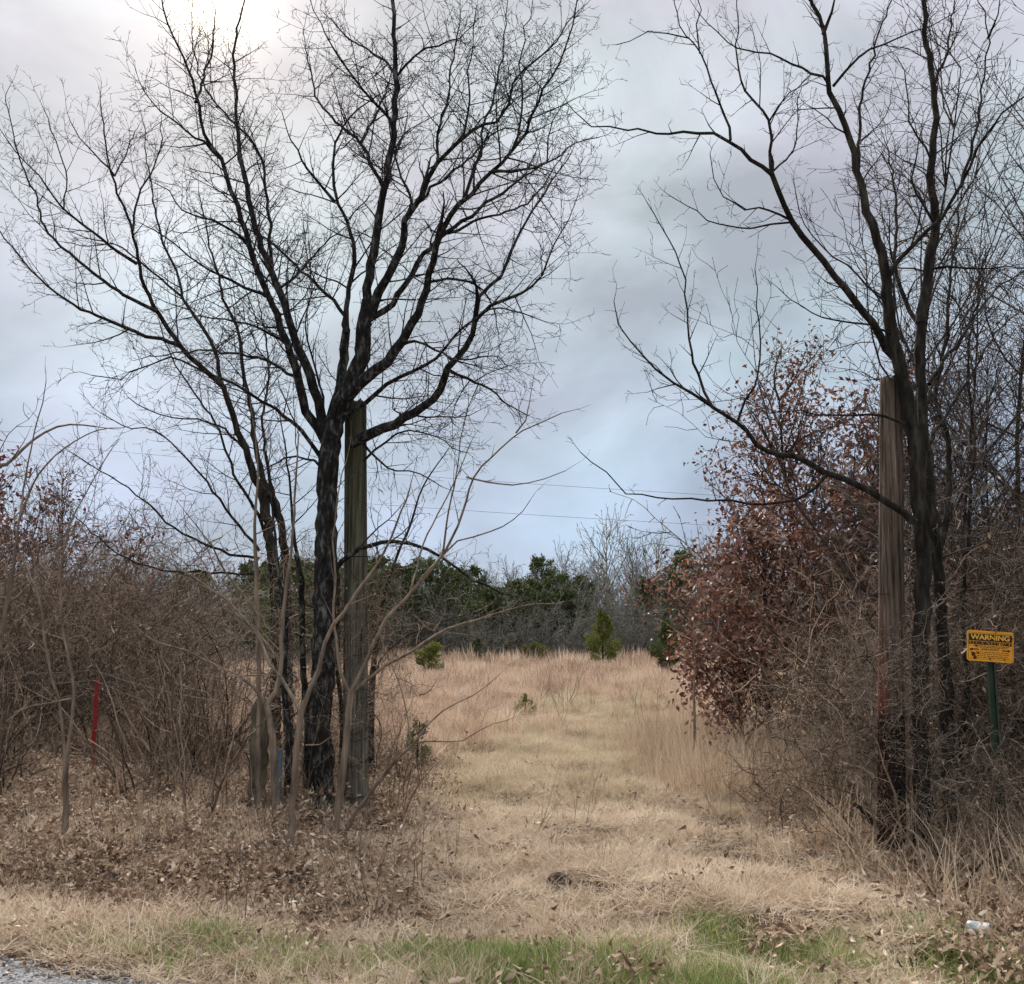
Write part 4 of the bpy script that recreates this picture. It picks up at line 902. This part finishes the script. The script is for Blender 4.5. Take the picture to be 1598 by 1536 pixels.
bm_obj('arrow', arrow(1, .080), mblk, sgn); bm_obj('arrow', arrow(-1, -.080), mblk, sgn)
rr = random.Random(3); bars = []
for y in (.000, -.009, -.044, -.057, -.071, -.083):
    x = -.125 + rr.uniform(0, .03)
    while x < .12:
        w = rr.uniform(.008, .028); bars.append((x, min(x + w, .13), y - .0022, y + .0022)); x += w + .006
bm_obj('small_print', rects(bars, .0012), mrust, sgn)['kind'] = 'stuff'
def rustp(bm):
    for x, y, r in ((-.12, -.06, .018), (-.105, -.085, .015), (-.135, -.03, .010), (-.10, .0, .008), (.145, .065, .012), (-.085, -.05, .008), (.10, -.088, .006), (0, -.098, .005)):
        vs = [bm.verts.new(sm(x + r*(.6 + .6*rr.random())*math.cos(a*.52), y + r*(.6 + .6*rr.random())*math.sin(a*.52), .0030) @ Vector((0, 0, 0))) for a in range(12)]; bm.faces.new(vs)
bm_obj('rust_patches', rustp, mrust, sgn)['kind'] = 'stuff'
def spost(bm):
    zt = zc_ + .09; bbox(bm, -.024, -.019, .002, .03, -.3, zt); bbox(bm, .019, .024, .002, .03, -.3, zt); bbox(bm, -.019, .019, .024, .03, -.3, zt)
    bbox(bm, -.034, -.024, .002, .006, -.3, zt); bbox(bm, .024, .034, .002, .006, -.3, zt)
bm_obj('post', spost, mgrn, sgn)
for y_ in (.045, -.085):
    def bolts(bm, y=y_):
        bmesh.ops.create_cone(bm, cap_ends=True, segments=6, radius1=.007, radius2=.006, depth=.006, matrix=sm(0, y, .006) @ Matrix.Rotation(R(90), 4, 'X'))
    bm_obj('bolt', bolts, mgrn, sgn)

# ------------------------------------------------------------------ drinks can, clod, broken branches
g = G(1529, 1466)
can = empty('drink_can', 'white and silver crushed drink can lying in the grass at the right', 'can', (g[0], g[1], g[2] + .055)); can.rotation_euler = (R(88), R(25), R(48))
mcan, t = new_mat('white can paint'); n_ = tnoise(t, 25, 3); outp(t, principled(t, tramp(t, n_, [(.45, (.75, .75, .74)), (.62, (.35, .37, .38))]), .3, .5, metal=.3))
mal, t = new_mat('bare aluminium'); outp(t, principled(t, (.62, .62, .62), .35, .5, metal=.9))
def lathe(prof, k=32, dent=0):
    V = [(r*math.cos(j/k*6.2832)*(1 - (dent*math.exp(-((z - .01)/.02)**2)*max(0, math.cos(j/k*6.2832 - 1)))), r*math.sin(j/k*6.2832), z) for r, z in prof for j in range(k)]
    F = [(i*k + j, i*k + (j+1) % k, (i+1)*k + (j+1) % k, (i+1)*k + j) for i in range(len(prof) - 1) for j in range(k)]
    return V, [np.array(F)]
V_, F_ = lathe([(.026, -.058), (.033, -.050), (.033, -.03), (.033, -.01), (.033, .01), (.033, .03), (.033, .048), (.029, .057)], dent=.25); obj('can_body', mesh_from('can_body', V_, F_, mcan), can)
V_, F_ = lathe([(.001, .053), (.024, .053), (.026, .059), (.028, .059), (.029, .056)]); obj('can_lid', mesh_from('can_lid', V_, F_, mal), can)
V_, F_ = lathe([(.001, -.050), (.020, -.051), (.024, -.059), (.026, -.058)]); obj('can_base', mesh_from('can_base', V_, F_, mal), can)

g = G(875, 1382); mclod, t = new_mat('dark soil clod'); n_ = tnoise(t, 30, 5); outp(t, principled(t, tramp(t, n_, [(.3, (.03, .02, .015)), (.7, (.11, .08, .06))]), .95, .1, tbump(t, n_, 1, .02)))
bm = bmesh.new(); bmesh.ops.create_icosphere(bm, subdivisions=4, radius=.085)
for v in bm.verts:
    v.co *= 1 + .5*mnoise.noise(v.co*14) + .2*mnoise.noise(v.co*40); v.co.z *= .62
me = bpy.data.meshes.new('soil_clod'); bm.to_mesh(me); bm.free(); me.materials.append(mclod)
o = obj('soil_clod', me); o.location = (g[0], g[1], g[2] + .02); tag(o, 'dark lump of soil lying on the straw in the middle of the entrance', 'soil clod')

mpale = bark_mat('peeling pale wood', (.10, .075, .055), (.30, .25, .20), (.50, .45, .38), 22, .3, .8, .01)
dK = 7.35
for lab, pts_, w in (('pale broken branch stub sticking out left of the right pole base', [(1362, 1212), (1345, 1200), (1330, 1197), (1312, 1190)], 8),
                     ('pale bent dead stem leaning on the right pole base', [(1368, 1300), (1362, 1275), (1352, 1240), (1346, 1225), (1338, 1212)], 8),
                     ('dark snapped log end jutting from the brush at the right pole base', [(1366, 1288), (1352, 1272), (1340, 1260), (1332, 1254)], 11)):
    c, r = traced(pts_, dK + .2, dK - .05, w, w*.75, .03, .004); off = c[0].copy(); T = Tubes()
    r = r.copy(); c2 = np.vstack([c, c[-1] + (c[-1] - c[-2])*.1]); T.add(c2 - off, np.r_[r, .003], 12)
    o = obj('broken_branch', T.mesh('broken_branch', M['bark_brown'] if 'dark' in lab else mpale, .008, (25, 25, 25))); o.location = off; tag(o, lab, 'branch')

# ------------------------------------------------------------------ prototype plants
def proto_bare(seed, height, r, lvl0=9, spread=.55, maxlvl=3, S=None, twig='far_twig', rmin=.012, straight=.05):
    rnd = random.Random(seed); TR = Tubes(); T = Tubes(); n = 12; p = (0, 0, -.2); d = (0, 0, 1); pts = [p]; rad = [r*1.2]; tips = []
    hh = height*.8
    for i in range(n):
        d = unit((d[0] + rnd.gauss(0, straight), d[1] + rnd.gauss(0, straight), d[2] + .15)); p = tuple(p[c] + d[c]*hh/n for c in range(3)); pts.append(p); rad.append(r*(1 - .85*(i + 1)/n))
    TR.add(pts, rad, 8)
    S = S or Spec(seg=(.5, .35, .25, .2), wob=(.12, .18, .22, .2), up=(.14, .12, .06, 0), space=(.38, .30, .26, .2), ratio=(.5, .45, .4, .3), rmin=rmin, maxlvl=maxlvl - 1, ang=(25, 55), lmin=.22)
    az = 0
    for k in range(lvl0):
        f = .18 + .8*k/lvl0; i = min(n - 1, int(f*n)); az += 2.4 + rnd.random()*.6
        dd = deviate((0, 0, 1), R(rnd.uniform(30, 65)*(1.1 - .5*f)), az)
        grow(T, pts[i+1], dd, height*spread*(1.15 - .75*f)*rnd.uniform(.7, 1.2), r*.5*(1.1 - .6*f), 0, S, rnd, None, tips)
    return TR.mesh('trunk', M['bark_brown'] if twig != 'far_twig' else M['far_twig']), T.mesh('crown', M[twig]), tips
def proto_shrub(seed, height, stems=14, twig='brush_twig', rmin=.0048, S=None, spread=.5, lean=.55):
    rnd = random.Random(seed); ST = Tubes(); T = Tubes(); tips = []
    S = S or Spec(seg=(.22, .15, .10, .08), wob=(.16, .24, .3, .3), up=(.03, .03, .0, 0), space=(.18, .16, .10, .1), ratio=(.42, .42, .4, .3), rmin=rmin, maxlvl=2, ang=(25, 75), lmin=.09, start=.10)
    for k in range(stems):
        a = rnd.random()*6.28; q = spread*math.sqrt(rnd.random())
        d = unit((math.cos(a)*lean*rnd.random() + rnd.gauss(0, .15), math.sin(a)*lean*rnd.random() + rnd.gauss(0, .15), 1))
        p = (q*math.cos(a), q*math.sin(a), -.1); L = height*rnd.uniform(.5, 1.15); n = 12; pts = [p]; rad = [rnd.uniform(.006, .014) if rnd.random() < .6 else rnd.uniform(.012, .022)]; r0 = rad[0]; dirs = [d]
        for i in range(n):
            d = unit((d[0] + rnd.gauss(0, .10), d[1] + rnd.gauss(0, .10), d[2] + rnd.gauss(0, .06) - .055*rnd.random()*i/n*3)); p = tuple(p[c] + d[c]*L/n for c in range(3)); pts.append(p); rad.append(r0*(1 - .8*(i + 1)/n)); dirs.append(d)
        ST.add(pts, rad, 4)
        limb_twigs(T, np.array(pts), np.array(rad), S, rnd, .06, .95, height*.32, tips, 1)
    return ST.mesh('stems', M['twig_brown' if twig == 'brush_twig' and seed < 120 else twig]), T.mesh('branches', M[twig]), tips
def place(name, label, cat, parts, loc, rz, sc, group):
    e = empty(name, label, cat, loc, rz, sc, group)
    for nm, me in parts:
        o = obj(nm, me, e)
        if nm in ('branches', 'foliage'): o['kind'] = 'stuff'
    return e

def where(x, y, far=False):
    p = 799 + x/y*FPX
    if far: bins = ((430, 'behind the left thicket'), (570, 'seen between the dark trunks'), (720, 'behind the sapling shoots'), (900, 'by the dark cedars'), (1060, 'around the bright young cedar'), (1300, 'behind the russet oaks'), (9e9, 'behind the right thicket'))
    else: bins = ((0, 'beyond the left edge'), (135, 'left of the red post'), (290, 'just right of the red post'), (430, 'left of the old fence post'), (760, 'beside the mossy pole'), (1210, 'under the russet oaks'), (1380, 'left of the reddish pole'), (1500, 'between the reddish pole and sign'), (1600, 'behind or below the sign'), (9e9, 'beyond the right edge'))
    return next(t for b, t in bins if p < b)
rp = random.Random(77)
brown = [proto_shrub(100 + i, 3.3, 15) for i in range(4)]
grey = [proto_shrub(120 + i, 2.3, 12, 'brush_grey') for i in range(3)]
low = [proto_shrub(140 + i, 1.0, 12, 'brush_twig', .0024, Spec(seg=(.14, .10, .08, .08), wob=(.2, .28, .3, .3), up=(0, 0, 0, 0), space=(.10, .09, .10, .1), ratio=(.45, .42, .4, .3), rmin=.0020, maxlvl=2, ang=(25, 80), lmin=.06, start=.1), .35, .9) for i in range(4)]
def proto_tangle(seed, rx, rz, n, twig, rmin=.0026):
    rnd = random.Random(seed); T = Tubes()
    S = Spec(seg=(.09, .07, .05, .05), wob=(.34, .36, .4, .4), up=(0, 0, 0, 0), space=(.13, .10, .1, .1), ratio=(.34, .4, .4, .4), rmin=rmin, maxlvl=2, ang=(25, 80), lmin=.06, start=.05)
    for k in range(n):
        a = rnd.random()*6.28; q = rx*math.sqrt(rnd.random()); z = rz*rnd.random()
        d = unit((rnd.gauss(0, 1), rnd.gauss(0, 1), rnd.gauss(.3, .8)))
        grow(T, (q*math.cos(a), q*math.sin(a), z), d, rnd.uniform(.5, 1.2), rnd.uniform(.003, .0075), 0, S, rnd)
    pts = []; dr = []
    for k in range(34):
        a = rnd.random()*6.28; q = rx*1.2*math.sqrt(rnd.random()); pts.append((q*math.cos(a), q*math.sin(a), rz*1.1*rnd.random())); dr.append((rnd.gauss(0, 1), rnd.gauss(0, 1), rnd.gauss(-.7, .6)))
    return T.mesh('stems', M[twig]), leaf_cloud(pts, dr, .042, M['litter'], 'dead_leaves', rnd, .8, False), None
def at(px, d): x = (px - 799)/FPX*d*1.0; return x
def shrubs(n, box, protos, s0, s1, name, label, group, reject=None):
    k = 0; tries = 0
    while k < n and tries < n*20:
        tries += 1; x = rp.uniform(box[0], box[1]); y = rp.uniform(box[2], box[3])
        if (reject and reject(x, y)) or (abs(799 + x/y*FPX - 143) < 62 and y < g0[1] + .9): continue
        pr_ = rp.choice(protos); s_ = rp.uniform(s0, s1)
        w_ = where(x, y); place(name, label + ', ' + w_, 'shrub', [('stems', pr_[0]), ('branches', pr_[1])], (x, y, h1(x, y)), rp.uniform(0, 6.28), (s_, s_, s_*rp.uniform(.85, 1.15)), group + ' ' + w_); k += 1
tang = [proto_tangle(160 + i, .6, 1.5, 46, ('brush_twig', 'brush_grey', 'brush_grey')[i % 3]) for i in range(5)]
def tangles(n, box, s0, s1, label, group, reject, z0=(0, 0)):
    k = 0
    while k < n:
        x = rp.uniform(box[0], box[1]); y = rp.uniform(box[2], box[3])
        if reject(x, y) or (abs(799 + x/y*FPX - 143) < 62 and y < g0[1] + .9): continue
        s_ = rp.uniform(s0, s1); pr_ = rp.choice(tang); w_ = where(x, y); e_ = empty('vine_tangle', label + ', ' + w_, 'vines', (x, y, h1(x, y) + rp.uniform(*z0)), rp.uniform(0, 6.28), s_, group + ' ' + w_); k += 1
        obj('stems', pr_[0], e_)['kind'] = 'stuff'; obj('dead_leaves', pr_[1], e_)['kind'] = 'stuff'
tangles(26, (2.6, 6.5, 7.5, 10.5), .7, 1.25, 'wiry knot of bare vines climbing the right thicket', 'vine knots of the right thicket', lambda x, y: x < .33*y or (x < .385*y and y < 8.3) or (.43*y < x < .52*y and y < 7.9), (0, 1.1))
tangles(5, (3.4, 7.5, 8.6, 13), .9, 1.3, 'wiry knot of bare vines hanging high in the trees', 'high vine knots of the right thicket', lambda x, y: x < .36*y, (1.2, 2.8))
tangles(9, (2.3, 3.4, 7.9, 10.5), .5, .9, 'low wiry vine tangle near the ground', 'low vine tangles by the right pole', lambda x, y: x < .27*y, (0, .2))
tangles(6, (-2.5, -1.35, dA + .1, dA + 1.2), .6, 1.0, 'wiry tangle of vines climbing the dark trunks', 'vine tangles on the dark trunks', lambda x, y: False, (0, 1.3))
pb = pl.location; qb = pr.location
tangles(4, (pb[0] - .12, pb[0] + .15, dL - .3, dL - .1), .36, .5, 'small vine tangle clinging to the front of the mossy pole', 'vines on the mossy pole', lambda x, y: False, (0, 2.2))
tangles(5, (qb[0] - .02, qb[0] + .35, dR - .3, dR - .1), .36, .55, 'small vine tangle clinging to the reddish pole', 'vines on the reddish pole', lambda x, y: False, (0, 1.8))
tangles(5, (3.0, 3.9, 6.9, 7.35), .40, .55, 'small wiry vine tangle in front of the sign post', 'vine tangles in front of the sign post', lambda x, y: False, (0, 0))
tangles(18, (-8, -2.9, 11.4, 16), .8, 1.4, 'wiry knot of bare vines in the thicket', 'vine knots of the left thicket', lambda x, y: x > -.29*y, (0, 1.4))
# left thicket
shrubs(36, (-9.5, -3.4, 12.2, 20), brown, .6, 1.1, 'shrub', 'tangled brown leafless shrub in the left thicket', 'brown shrubs of the left thicket', lambda x, y: x > -.35*y)
shrubs(22, (-9.5, -2.2, 17, 25), grey, .9, 1.3, 'shrub', 'grey leafless shrub at the back of the thicket', 'grey shrubs of the left thicket', lambda x, y: x > -.27*y)
shrubs(20, (-6.2, -2.4, 9.8, 12.8), low, .8, 1.3, 'shrub', 'low wiry shrub at the foot of the thicket', 'low shrubs of the left bank')
shrubs(8, (-2.4, -.9, 9.6, 12.5), low, .4, .75, 'shrub', 'small wiry shrub in the leaf litter', 'small shrubs by the mossy pole')
shrubs(7, (-12, -7.5, 12, 20), brown, 1.1, 1.5, 'shrub', 'tall brown leafless shrub at the far left', 'tall shrubs at the left edge')
upr = [proto_shrub(180 + i, 1.9, 7, 'brush_twig', .0028, Spec(seg=(.14, .10, .08, .08), wob=(.14, .2, .3, .3), up=(.03, .03, 0, 0), space=(.17, .14, .10, .1), ratio=(.45, .42, .4, .3), rmin=.0022, maxlvl=2, ang=(25, 65), lmin=.06, start=.1), .25, .25) for i in range(4)]
shrubs(20, (-6.2, -1.7, 8.6, 12.5), upr, .6, 1.1, 'shrub', 'thin upright bare stems rising from the leaf litter', 'upright stems on the left bank', lambda x, y: x < -.52*y or -.47*y < x < -.37*y or x > -.28*y)
shrubs(5, (-1.5, -.6, 9.4, 11.5), upr, .3, .55, 'shrub', 'short upright bare stems', 'upright stems by the mossy pole')
# right thicket
shrubs(40, (3.0, 8.2, 8.8, 14), brown, .5, .95, 'shrub', 'tangled brown leafless shrub in the right thicket', 'brown shrubs of the right thicket', lambda x, y: x < .36*y)
shrubs(14, (3.0, 6.0, 8.3, 10.5), grey, .45, .85, 'shrub', 'knee-high grey wiry shrub', 'grey shrubs at the right pole', lambda x, y: x < .30*y)
shrubs(34, (2.5, 5.6, 6.9, 9.6), low, .5, 1.0, 'shrub', 'low wiry bramble at the thicket edge', 'low brambles of the right thicket', lambda x, y: x < .34*y or (x < .40*y and y < 7.8))
shrubs(8, (4.0, 9, 13, 19), grey, .9, 1.3, 'shrub', 'tall grey shrub at the back of the thicket', 'grey shrubs behind the oak', lambda x, y: x < .30*y)
# medium bare trees rising above the right thicket
ST_ = Spec(seg=(.22, .15, .10, .08), wob=(.14, .2, .26, .2), up=(.08, .07, .04, 0), space=(.17, .13, .10, .1), ratio=(.5, .45, .4, .3), rmin=.0036, maxlvl=2, ang=(25, 65), lmin=.09)
med = [proto_bare(200 + i, 7.5, .028, 25, .33, 3, ST_, 'twig_brown') for i in range(3)]
for k, (px, d, s_) in enumerate([(1420, 12.5, .95), (1500, 10.2, .95), (1560, 11.5, .9), (1620, 9.6, .8), (1345, 15.5, .7), (1480, 15, 1.0), (1590, 14.5, 1.1), (1700, 11, 1.15), (1400, 10.5, 1.35), (1600, 11.2, 1.35)]):
    x = at(px, d); pr_ = med[k % 3]
    lab = ['twiggy tree in the right thicket directly behind the leaning tree trunk', 'twiggy tree in the right thicket between the straight dark tree and the sign', 'twiggy tree in the right thicket rising just behind the warning sign', 'twiggy tree at the very right edge of the photo', 'twiggy tree in the right thicket directly behind the russet oak', 'tall slim twiggy tree far behind the straight dark tree', 'tall twiggy tree far behind the warning sign', 'twiggy tree beyond the right edge of the thicket', 'tall fine-twigged tree behind the top of the right pole', 'tallest fine-twigged tree near the right edge, behind the sign'][k]
    place('bare_tree', lab, 'tree', [('trunk', pr_[0]), ('crown', pr_[1])], (x, d, h1(x, d)), k*1.9, s_, 'bare trees of the right thicket')
for k, (px, d, s_, lab) in enumerate([(70, 22, .92, 'thin leafless tree standing above the left thicket'), (230, 25, .70, 'small leafless tree with a few red leaves behind the left thicket')]):
    x = at(px, d); pr_ = med[k]; place('bare_tree', lab, 'tree', [('trunk', pr_[0]), ('crown', pr_[1])], (x, d, h1(x, d)), k*2.2, s_, None)

# russet oaks holding their leaves
def oak(label, px, d, height, r, seed, n_leaf, size, mat, lvl0=22, spread=.42, sc=(1, 1, 1), fr=1.0):
    S = Spec(seg=(.25, .18, .12, .1), wob=(.14, .2, .25, .2), up=(.02, .03, .02, 0), space=(.20, .16, .12, .1), ratio=(.5, .45, .4, .3), rmin=.004, maxlvl=2, ang=(30, 70), lmin=.12)
    tr, cr, tips = proto_bare(seed, height, r, lvl0, spread, 3, S, 'twig_brown')
    x = at(px, d); e = empty('oak_tree', label, 'tree', (x, d, h1(x, d)), 0, sc)
    obj('trunk', tr, e); obj('branches', cr, e)
    rnd = random.Random(seed); pts = []; dr = []
    tips = [q for q in tips if rnd.random() < fr]
    cc = [(q[0]) for q in tips]
    while len(pts) < n_leaf:
        q, dd = rnd.choice(tips); pts.append((q[0] + rnd.gauss(0, .11), q[1] + rnd.gauss(0, .11), q[2] + rnd.gauss(0, .11)))
        dr.append((rnd.gauss(0, 1), rnd.gauss(0, 1), rnd.gauss(-.6, .8)))
    o = obj('leaves', leaf_cloud(pts, dr, size, mat, 'leaves', rnd, .4, False), e); o['kind'] = 'stuff'
    return e
oak('tall russet-leaved oak standing left of the right pole', 1285, 16, 7.3, .08, 301, 8000, .085, M['oak_leaf'], 30, .40, (1, 1, 1), 1)
oak('russet-leaved oak with low spreading boughs over the tall grass', 1190, 14.2, 3.9, .05, 302, 5200, .080, M['oak_leaf'], 26, .50, (1, 1, 1), .75)
oak('small russet oak drooping close to the ground at the thicket edge', 1150, 13.2, 2.5, .04, 305, 4200, .075, M['oak_leaf'], 20, .52, (1, 1, 1), .8)
oak('russet oak half hidden behind the right pole', 1375, 14, 5.6, .07, 303, 5200, .10, M['oak_leaf'], 22, .45)
oak('oak with dark red leaves at the right edge behind the sign', 1580, 12.5, 3.6, .06, 304, 2600, .10, M['red_leaf'], 20, .45)
oak('oak with thin dark red leaves at the far left edge', -10, 20, 6.4, .08, 310, 2600, .12, M['red_leaf'], 22, .36)
oak('slender tree with sparse red leaves above the left thicket', 95, 27, 7.3, .07, 311, 900, .12, M['red_leaf'], 18, .22)
oak('small tree with orange-red leaves above the left thicket', 205, 24, 5.0, .06, 312, 800, .12, M['red_leaf'], 16, .30)

# ------------------------------------------------------------------ cedars
def cedar_mesh(seed, h, r, n, mat, shape=1.0, size=.16):
    rg = np.random.default_rng(seed); pts = []; dr = []
    nl = max(10, int(h*14)); per = n//nl
    for k in range(nl):
        f = (k + rg.random())/nl; z = h*(.04 + .94*f); a = rg.uniform(0, 6.283)
        rad = r*((1 - f)**(.75*shape))*(.55 + .45*min(1, f*6))*rg.uniform(.5, 1.3) + .04
        for j in range(per):
            u = rg.uniform(.15, 1)**.6; q = u*rad; aa = a + rg.normal(0, .30 + .3*(1 - u))
            pts.append((q*math.cos(aa), q*math.sin(aa), min(z + q*.45, h*1.02 - q*.4) + rg.normal(0, .05*h**.5)))
            dr.append((math.cos(aa) + rg.normal(0, .5), math.sin(aa) + rg.normal(0, .5), .8 + rg.normal(0, .5)))
    rnd = random.Random(seed); T = Tubes(); T.add([(0, 0, -.1), (0, 0, h*.5), (0.02, 0, h*.97)], [.035*h**.5, .02*h**.5, .004], 8)
    return T.mesh('trunk', M['bark_brown']), leaf_cloud(pts, dr, size, mat, 'foliage', rnd, .3, False)
def cedar(label, px, d, h, r, n, mat, seed, size=.16, shape=1.0, base_off=0, name='cedar_tree', cat='cedar tree', group=None):
    a, b = cedar_mesh(seed, h, r, n, mat, shape, size); x = at(px, d)
    return place(name, label, cat, [('trunk', a), ('foliage', b)], (x, d, h1(x, d) + base_off), 0, 1, group)
cedar('bright yellow-green young cedar standing alone before the treeline', 939, 46, 2.45, .82, 7500, M['cedar_bright'], 1, .085)
cedar('dark green young cedar beside the russet leaves at the field edge', 1040, 40, 2.0, .75, 5500, M['cedar'], 2, .085, .6)
cedar('small rounded olive cedar at the left of the field', 671, 38, 1.15, .62, 4500, M['cedar_bright'], 3, .075, .4)
cedar('tiny green cedar seedling in the middle of the field', 819, 20.5, .50, .19, 900, M['cedar_bright'], 4, .035)
cedar('feathery green cedar seedling just right of the mossy pole', 655, 12.6, .62, .17, 1400, M['cedar_grey'], 5, .028, .5)
cedar('low yellowish cedar half buried in the field grass', 832, 52, .95, .8, 1200, M['cedar_bright'], 6, .14, .5)
cedar('narrow green cedar among the trunks at the left of the field', 745, 50, 1.3, .4, 700, M['cedar_grey'], 7, .13)
for k, (px, d, h, r, lab) in enumerate([(800, 57, 4.2, 1.9, 'large dark cedar at the centre of the treeline'), (866, 60, 5.0, 1.5, 'dark cedar just right of the largest cedar in the treeline'),
        (665, 58, 5.6, 2.4, 'broad dark cedar directly behind the mossy pole'), (590, 60, 5.9, 2.0, 'dark cedar seen just right of the mossy pole'),
        (460, 50, 5.0, 2.2, 'dark cedar seen left of the big black trunk'), (735, 62, 5.4, 1.6, 'pointed dark cedar left of the treeline centre'),
        (845, 66, 6.4, 1.4, 'tall pointed cedar poking above the treeline'), (1060, 60, 6.2, 1.6, 'tall cedar at the right end of the visible treeline'),
        (905, 62, 4.8, 1.3, 'slim cedar in the gap left of the tall bare trees'), (400, 54, 5.2, 2.0, 'dark cedar behind the fence posts on the left'),
        (628, 57, 5.2, 2.3, 'wide dark cedar filling the gap right of the mossy pole'), (700, 58.5, 5.0, 2.3, 'wide rounded cedar between the saplings and the treeline centre'), (768, 56, 3.9, 2.0, 'rounded cedar at the front left of the largest cedar'), (822, 58.5, 4.4, 1.8, 'rounded cedar tucked behind the right side of the largest cedar'), (885, 57.5, 3.8, 1.4, 'low round cedar left of the bright young cedar'), (560, 56, 5.3, 2.3, 'wide cedar mostly hidden by the mossy pole'), (1010, 60, 4.6, 1.6, 'dark cedar between the two young cedars at the back'), (500, 57, 5.4, 2.3, 'wide dark cedar behind the big black trunk'),
        (1150, 56, 5.0, 1.8, 'cedar hidden behind the russet oak'), (300, 60, 5.2, 2.0, 'dark cedar far behind the left thicket')]):
    cedar(lab, px, d, h, r, 6500, M['cedar'], 20 + k, .17, .45)

# ------------------------------------------------------------------ far treeline
far = [proto_bare(400 + i, 7.4, .07, 24, .42, 3, None, 'far_twig', .014) for i in range(4)]
farp = [proto_bare(420 + i, 7.4, .06, 24, .38, 3, None, 'far_pink', .013) for i in range(2)]
SF = Spec(seg=(.4, .3, .22, .2), wob=(.2, .28, .3, .3), up=(.02, .0, .0, 0), space=(.26, .22, .2, .2), ratio=(.45, .42, .4, .3), rmin=.011, maxlvl=2, ang=(25, 75), lmin=.18, start=.1)
fbr = [proto_shrub(440 + i, 4.4, 22, 'far_twig', .013, SF, 1.2, .7) for i in range(4)]
k = 0
for i in range(120):
    px = -150 + i*17 + rp.uniform(-12, 12); d = rp.uniform(60, 76); s_ = rp.uniform(.82, 1.1)
    pr_ = rp.choice(farp if rp.random() < .25 else far); x = at(px, d)
    place('bare_tree', ('pinkish' if pr_ in farp else 'grey') + ' leafless tree in the distant treeline, ' + where(x, d, True), 'tree', [('trunk', pr_[0]), ('crown', pr_[1])], (x, d, h1(x, d)), rp.uniform(0, 6.28), s_, ('pinkish' if pr_ in farp else 'grey') + ' trees of the far treeline ' + where(x, d, True))
for px, s_, lab in ((948, 1.38, 'tallest grey leafless tree on the horizon, left of the dark young cedar'), (985, 1.25, 'grey leafless tree just right of the tallest one on the horizon'), (1015, 1.2, 'grey leafless tree on the horizon nearest the russet oak'), (925, 1.05, 'slightly shorter grey leafless tree left of the tallest one on the horizon'), (1100, 1.2, 'distant tall leafless tree showing through the russet oak edge'), (1180, 1.2, 'distant tall leafless tree hidden behind the russet oaks')):
    d = 63 + rp.random(); x = at(px, d); pr_ = rp.choice(far)
    place('bare_tree', lab, 'tree', [('trunk', pr_[0]), ('crown', pr_[1])], (x, d, h1(x, d)), rp.uniform(0, 6.28), s_, 'tall leafless trees of the far treeline')
for i in range(130):
    px = -150 + i*15.5 + rp.uniform(-14, 14); d = rp.uniform(53.0, 63); s_ = rp.uniform(.6, 1.3); x = at(px, d); pr_ = rp.choice(fbr)
    place('shrub', 'grey brushy shrub at the foot of the far treeline, ' + where(x, d, True), 'shrub', [('stems', pr_[0]), ('branches', pr_[1])], (x, d, h1(x, d)), rp.uniform(0, 6.28), s_, 'brush of the far treeline ' + where(x, d, True))

# ------------------------------------------------------------------ power lines
mcab, t = new_mat('power cable'); outp(t, principled(t, (.12, .12, .13), .6, .3))
for k, (a, b) in enumerate((((150, 706), (1130, 778)), ((150, 757), (1130, 825)))):
    d = 90; p0 = np.array(P(*a, d)); p1 = np.array(P(*b, d)); dv = p1 - p0; p0 = p0 - dv*.8; p1 = p1 + dv*.8; T = Tubes()
    pts = [p0 + (p1 - p0)*f - np.array([0, 0, 1.6*4*f*(1 - f) - 1.6]) for f in np.linspace(0, 1, 41)]; T.add([q - p0 for q in pts], [.016]*41, 5)
    o = obj('power_line', T.mesh('power_line', mcab)); o.location = p0; tag(o, ['upper', 'lower'][k] + ' thin overhead power line crossing the sky behind the trees', 'power line')
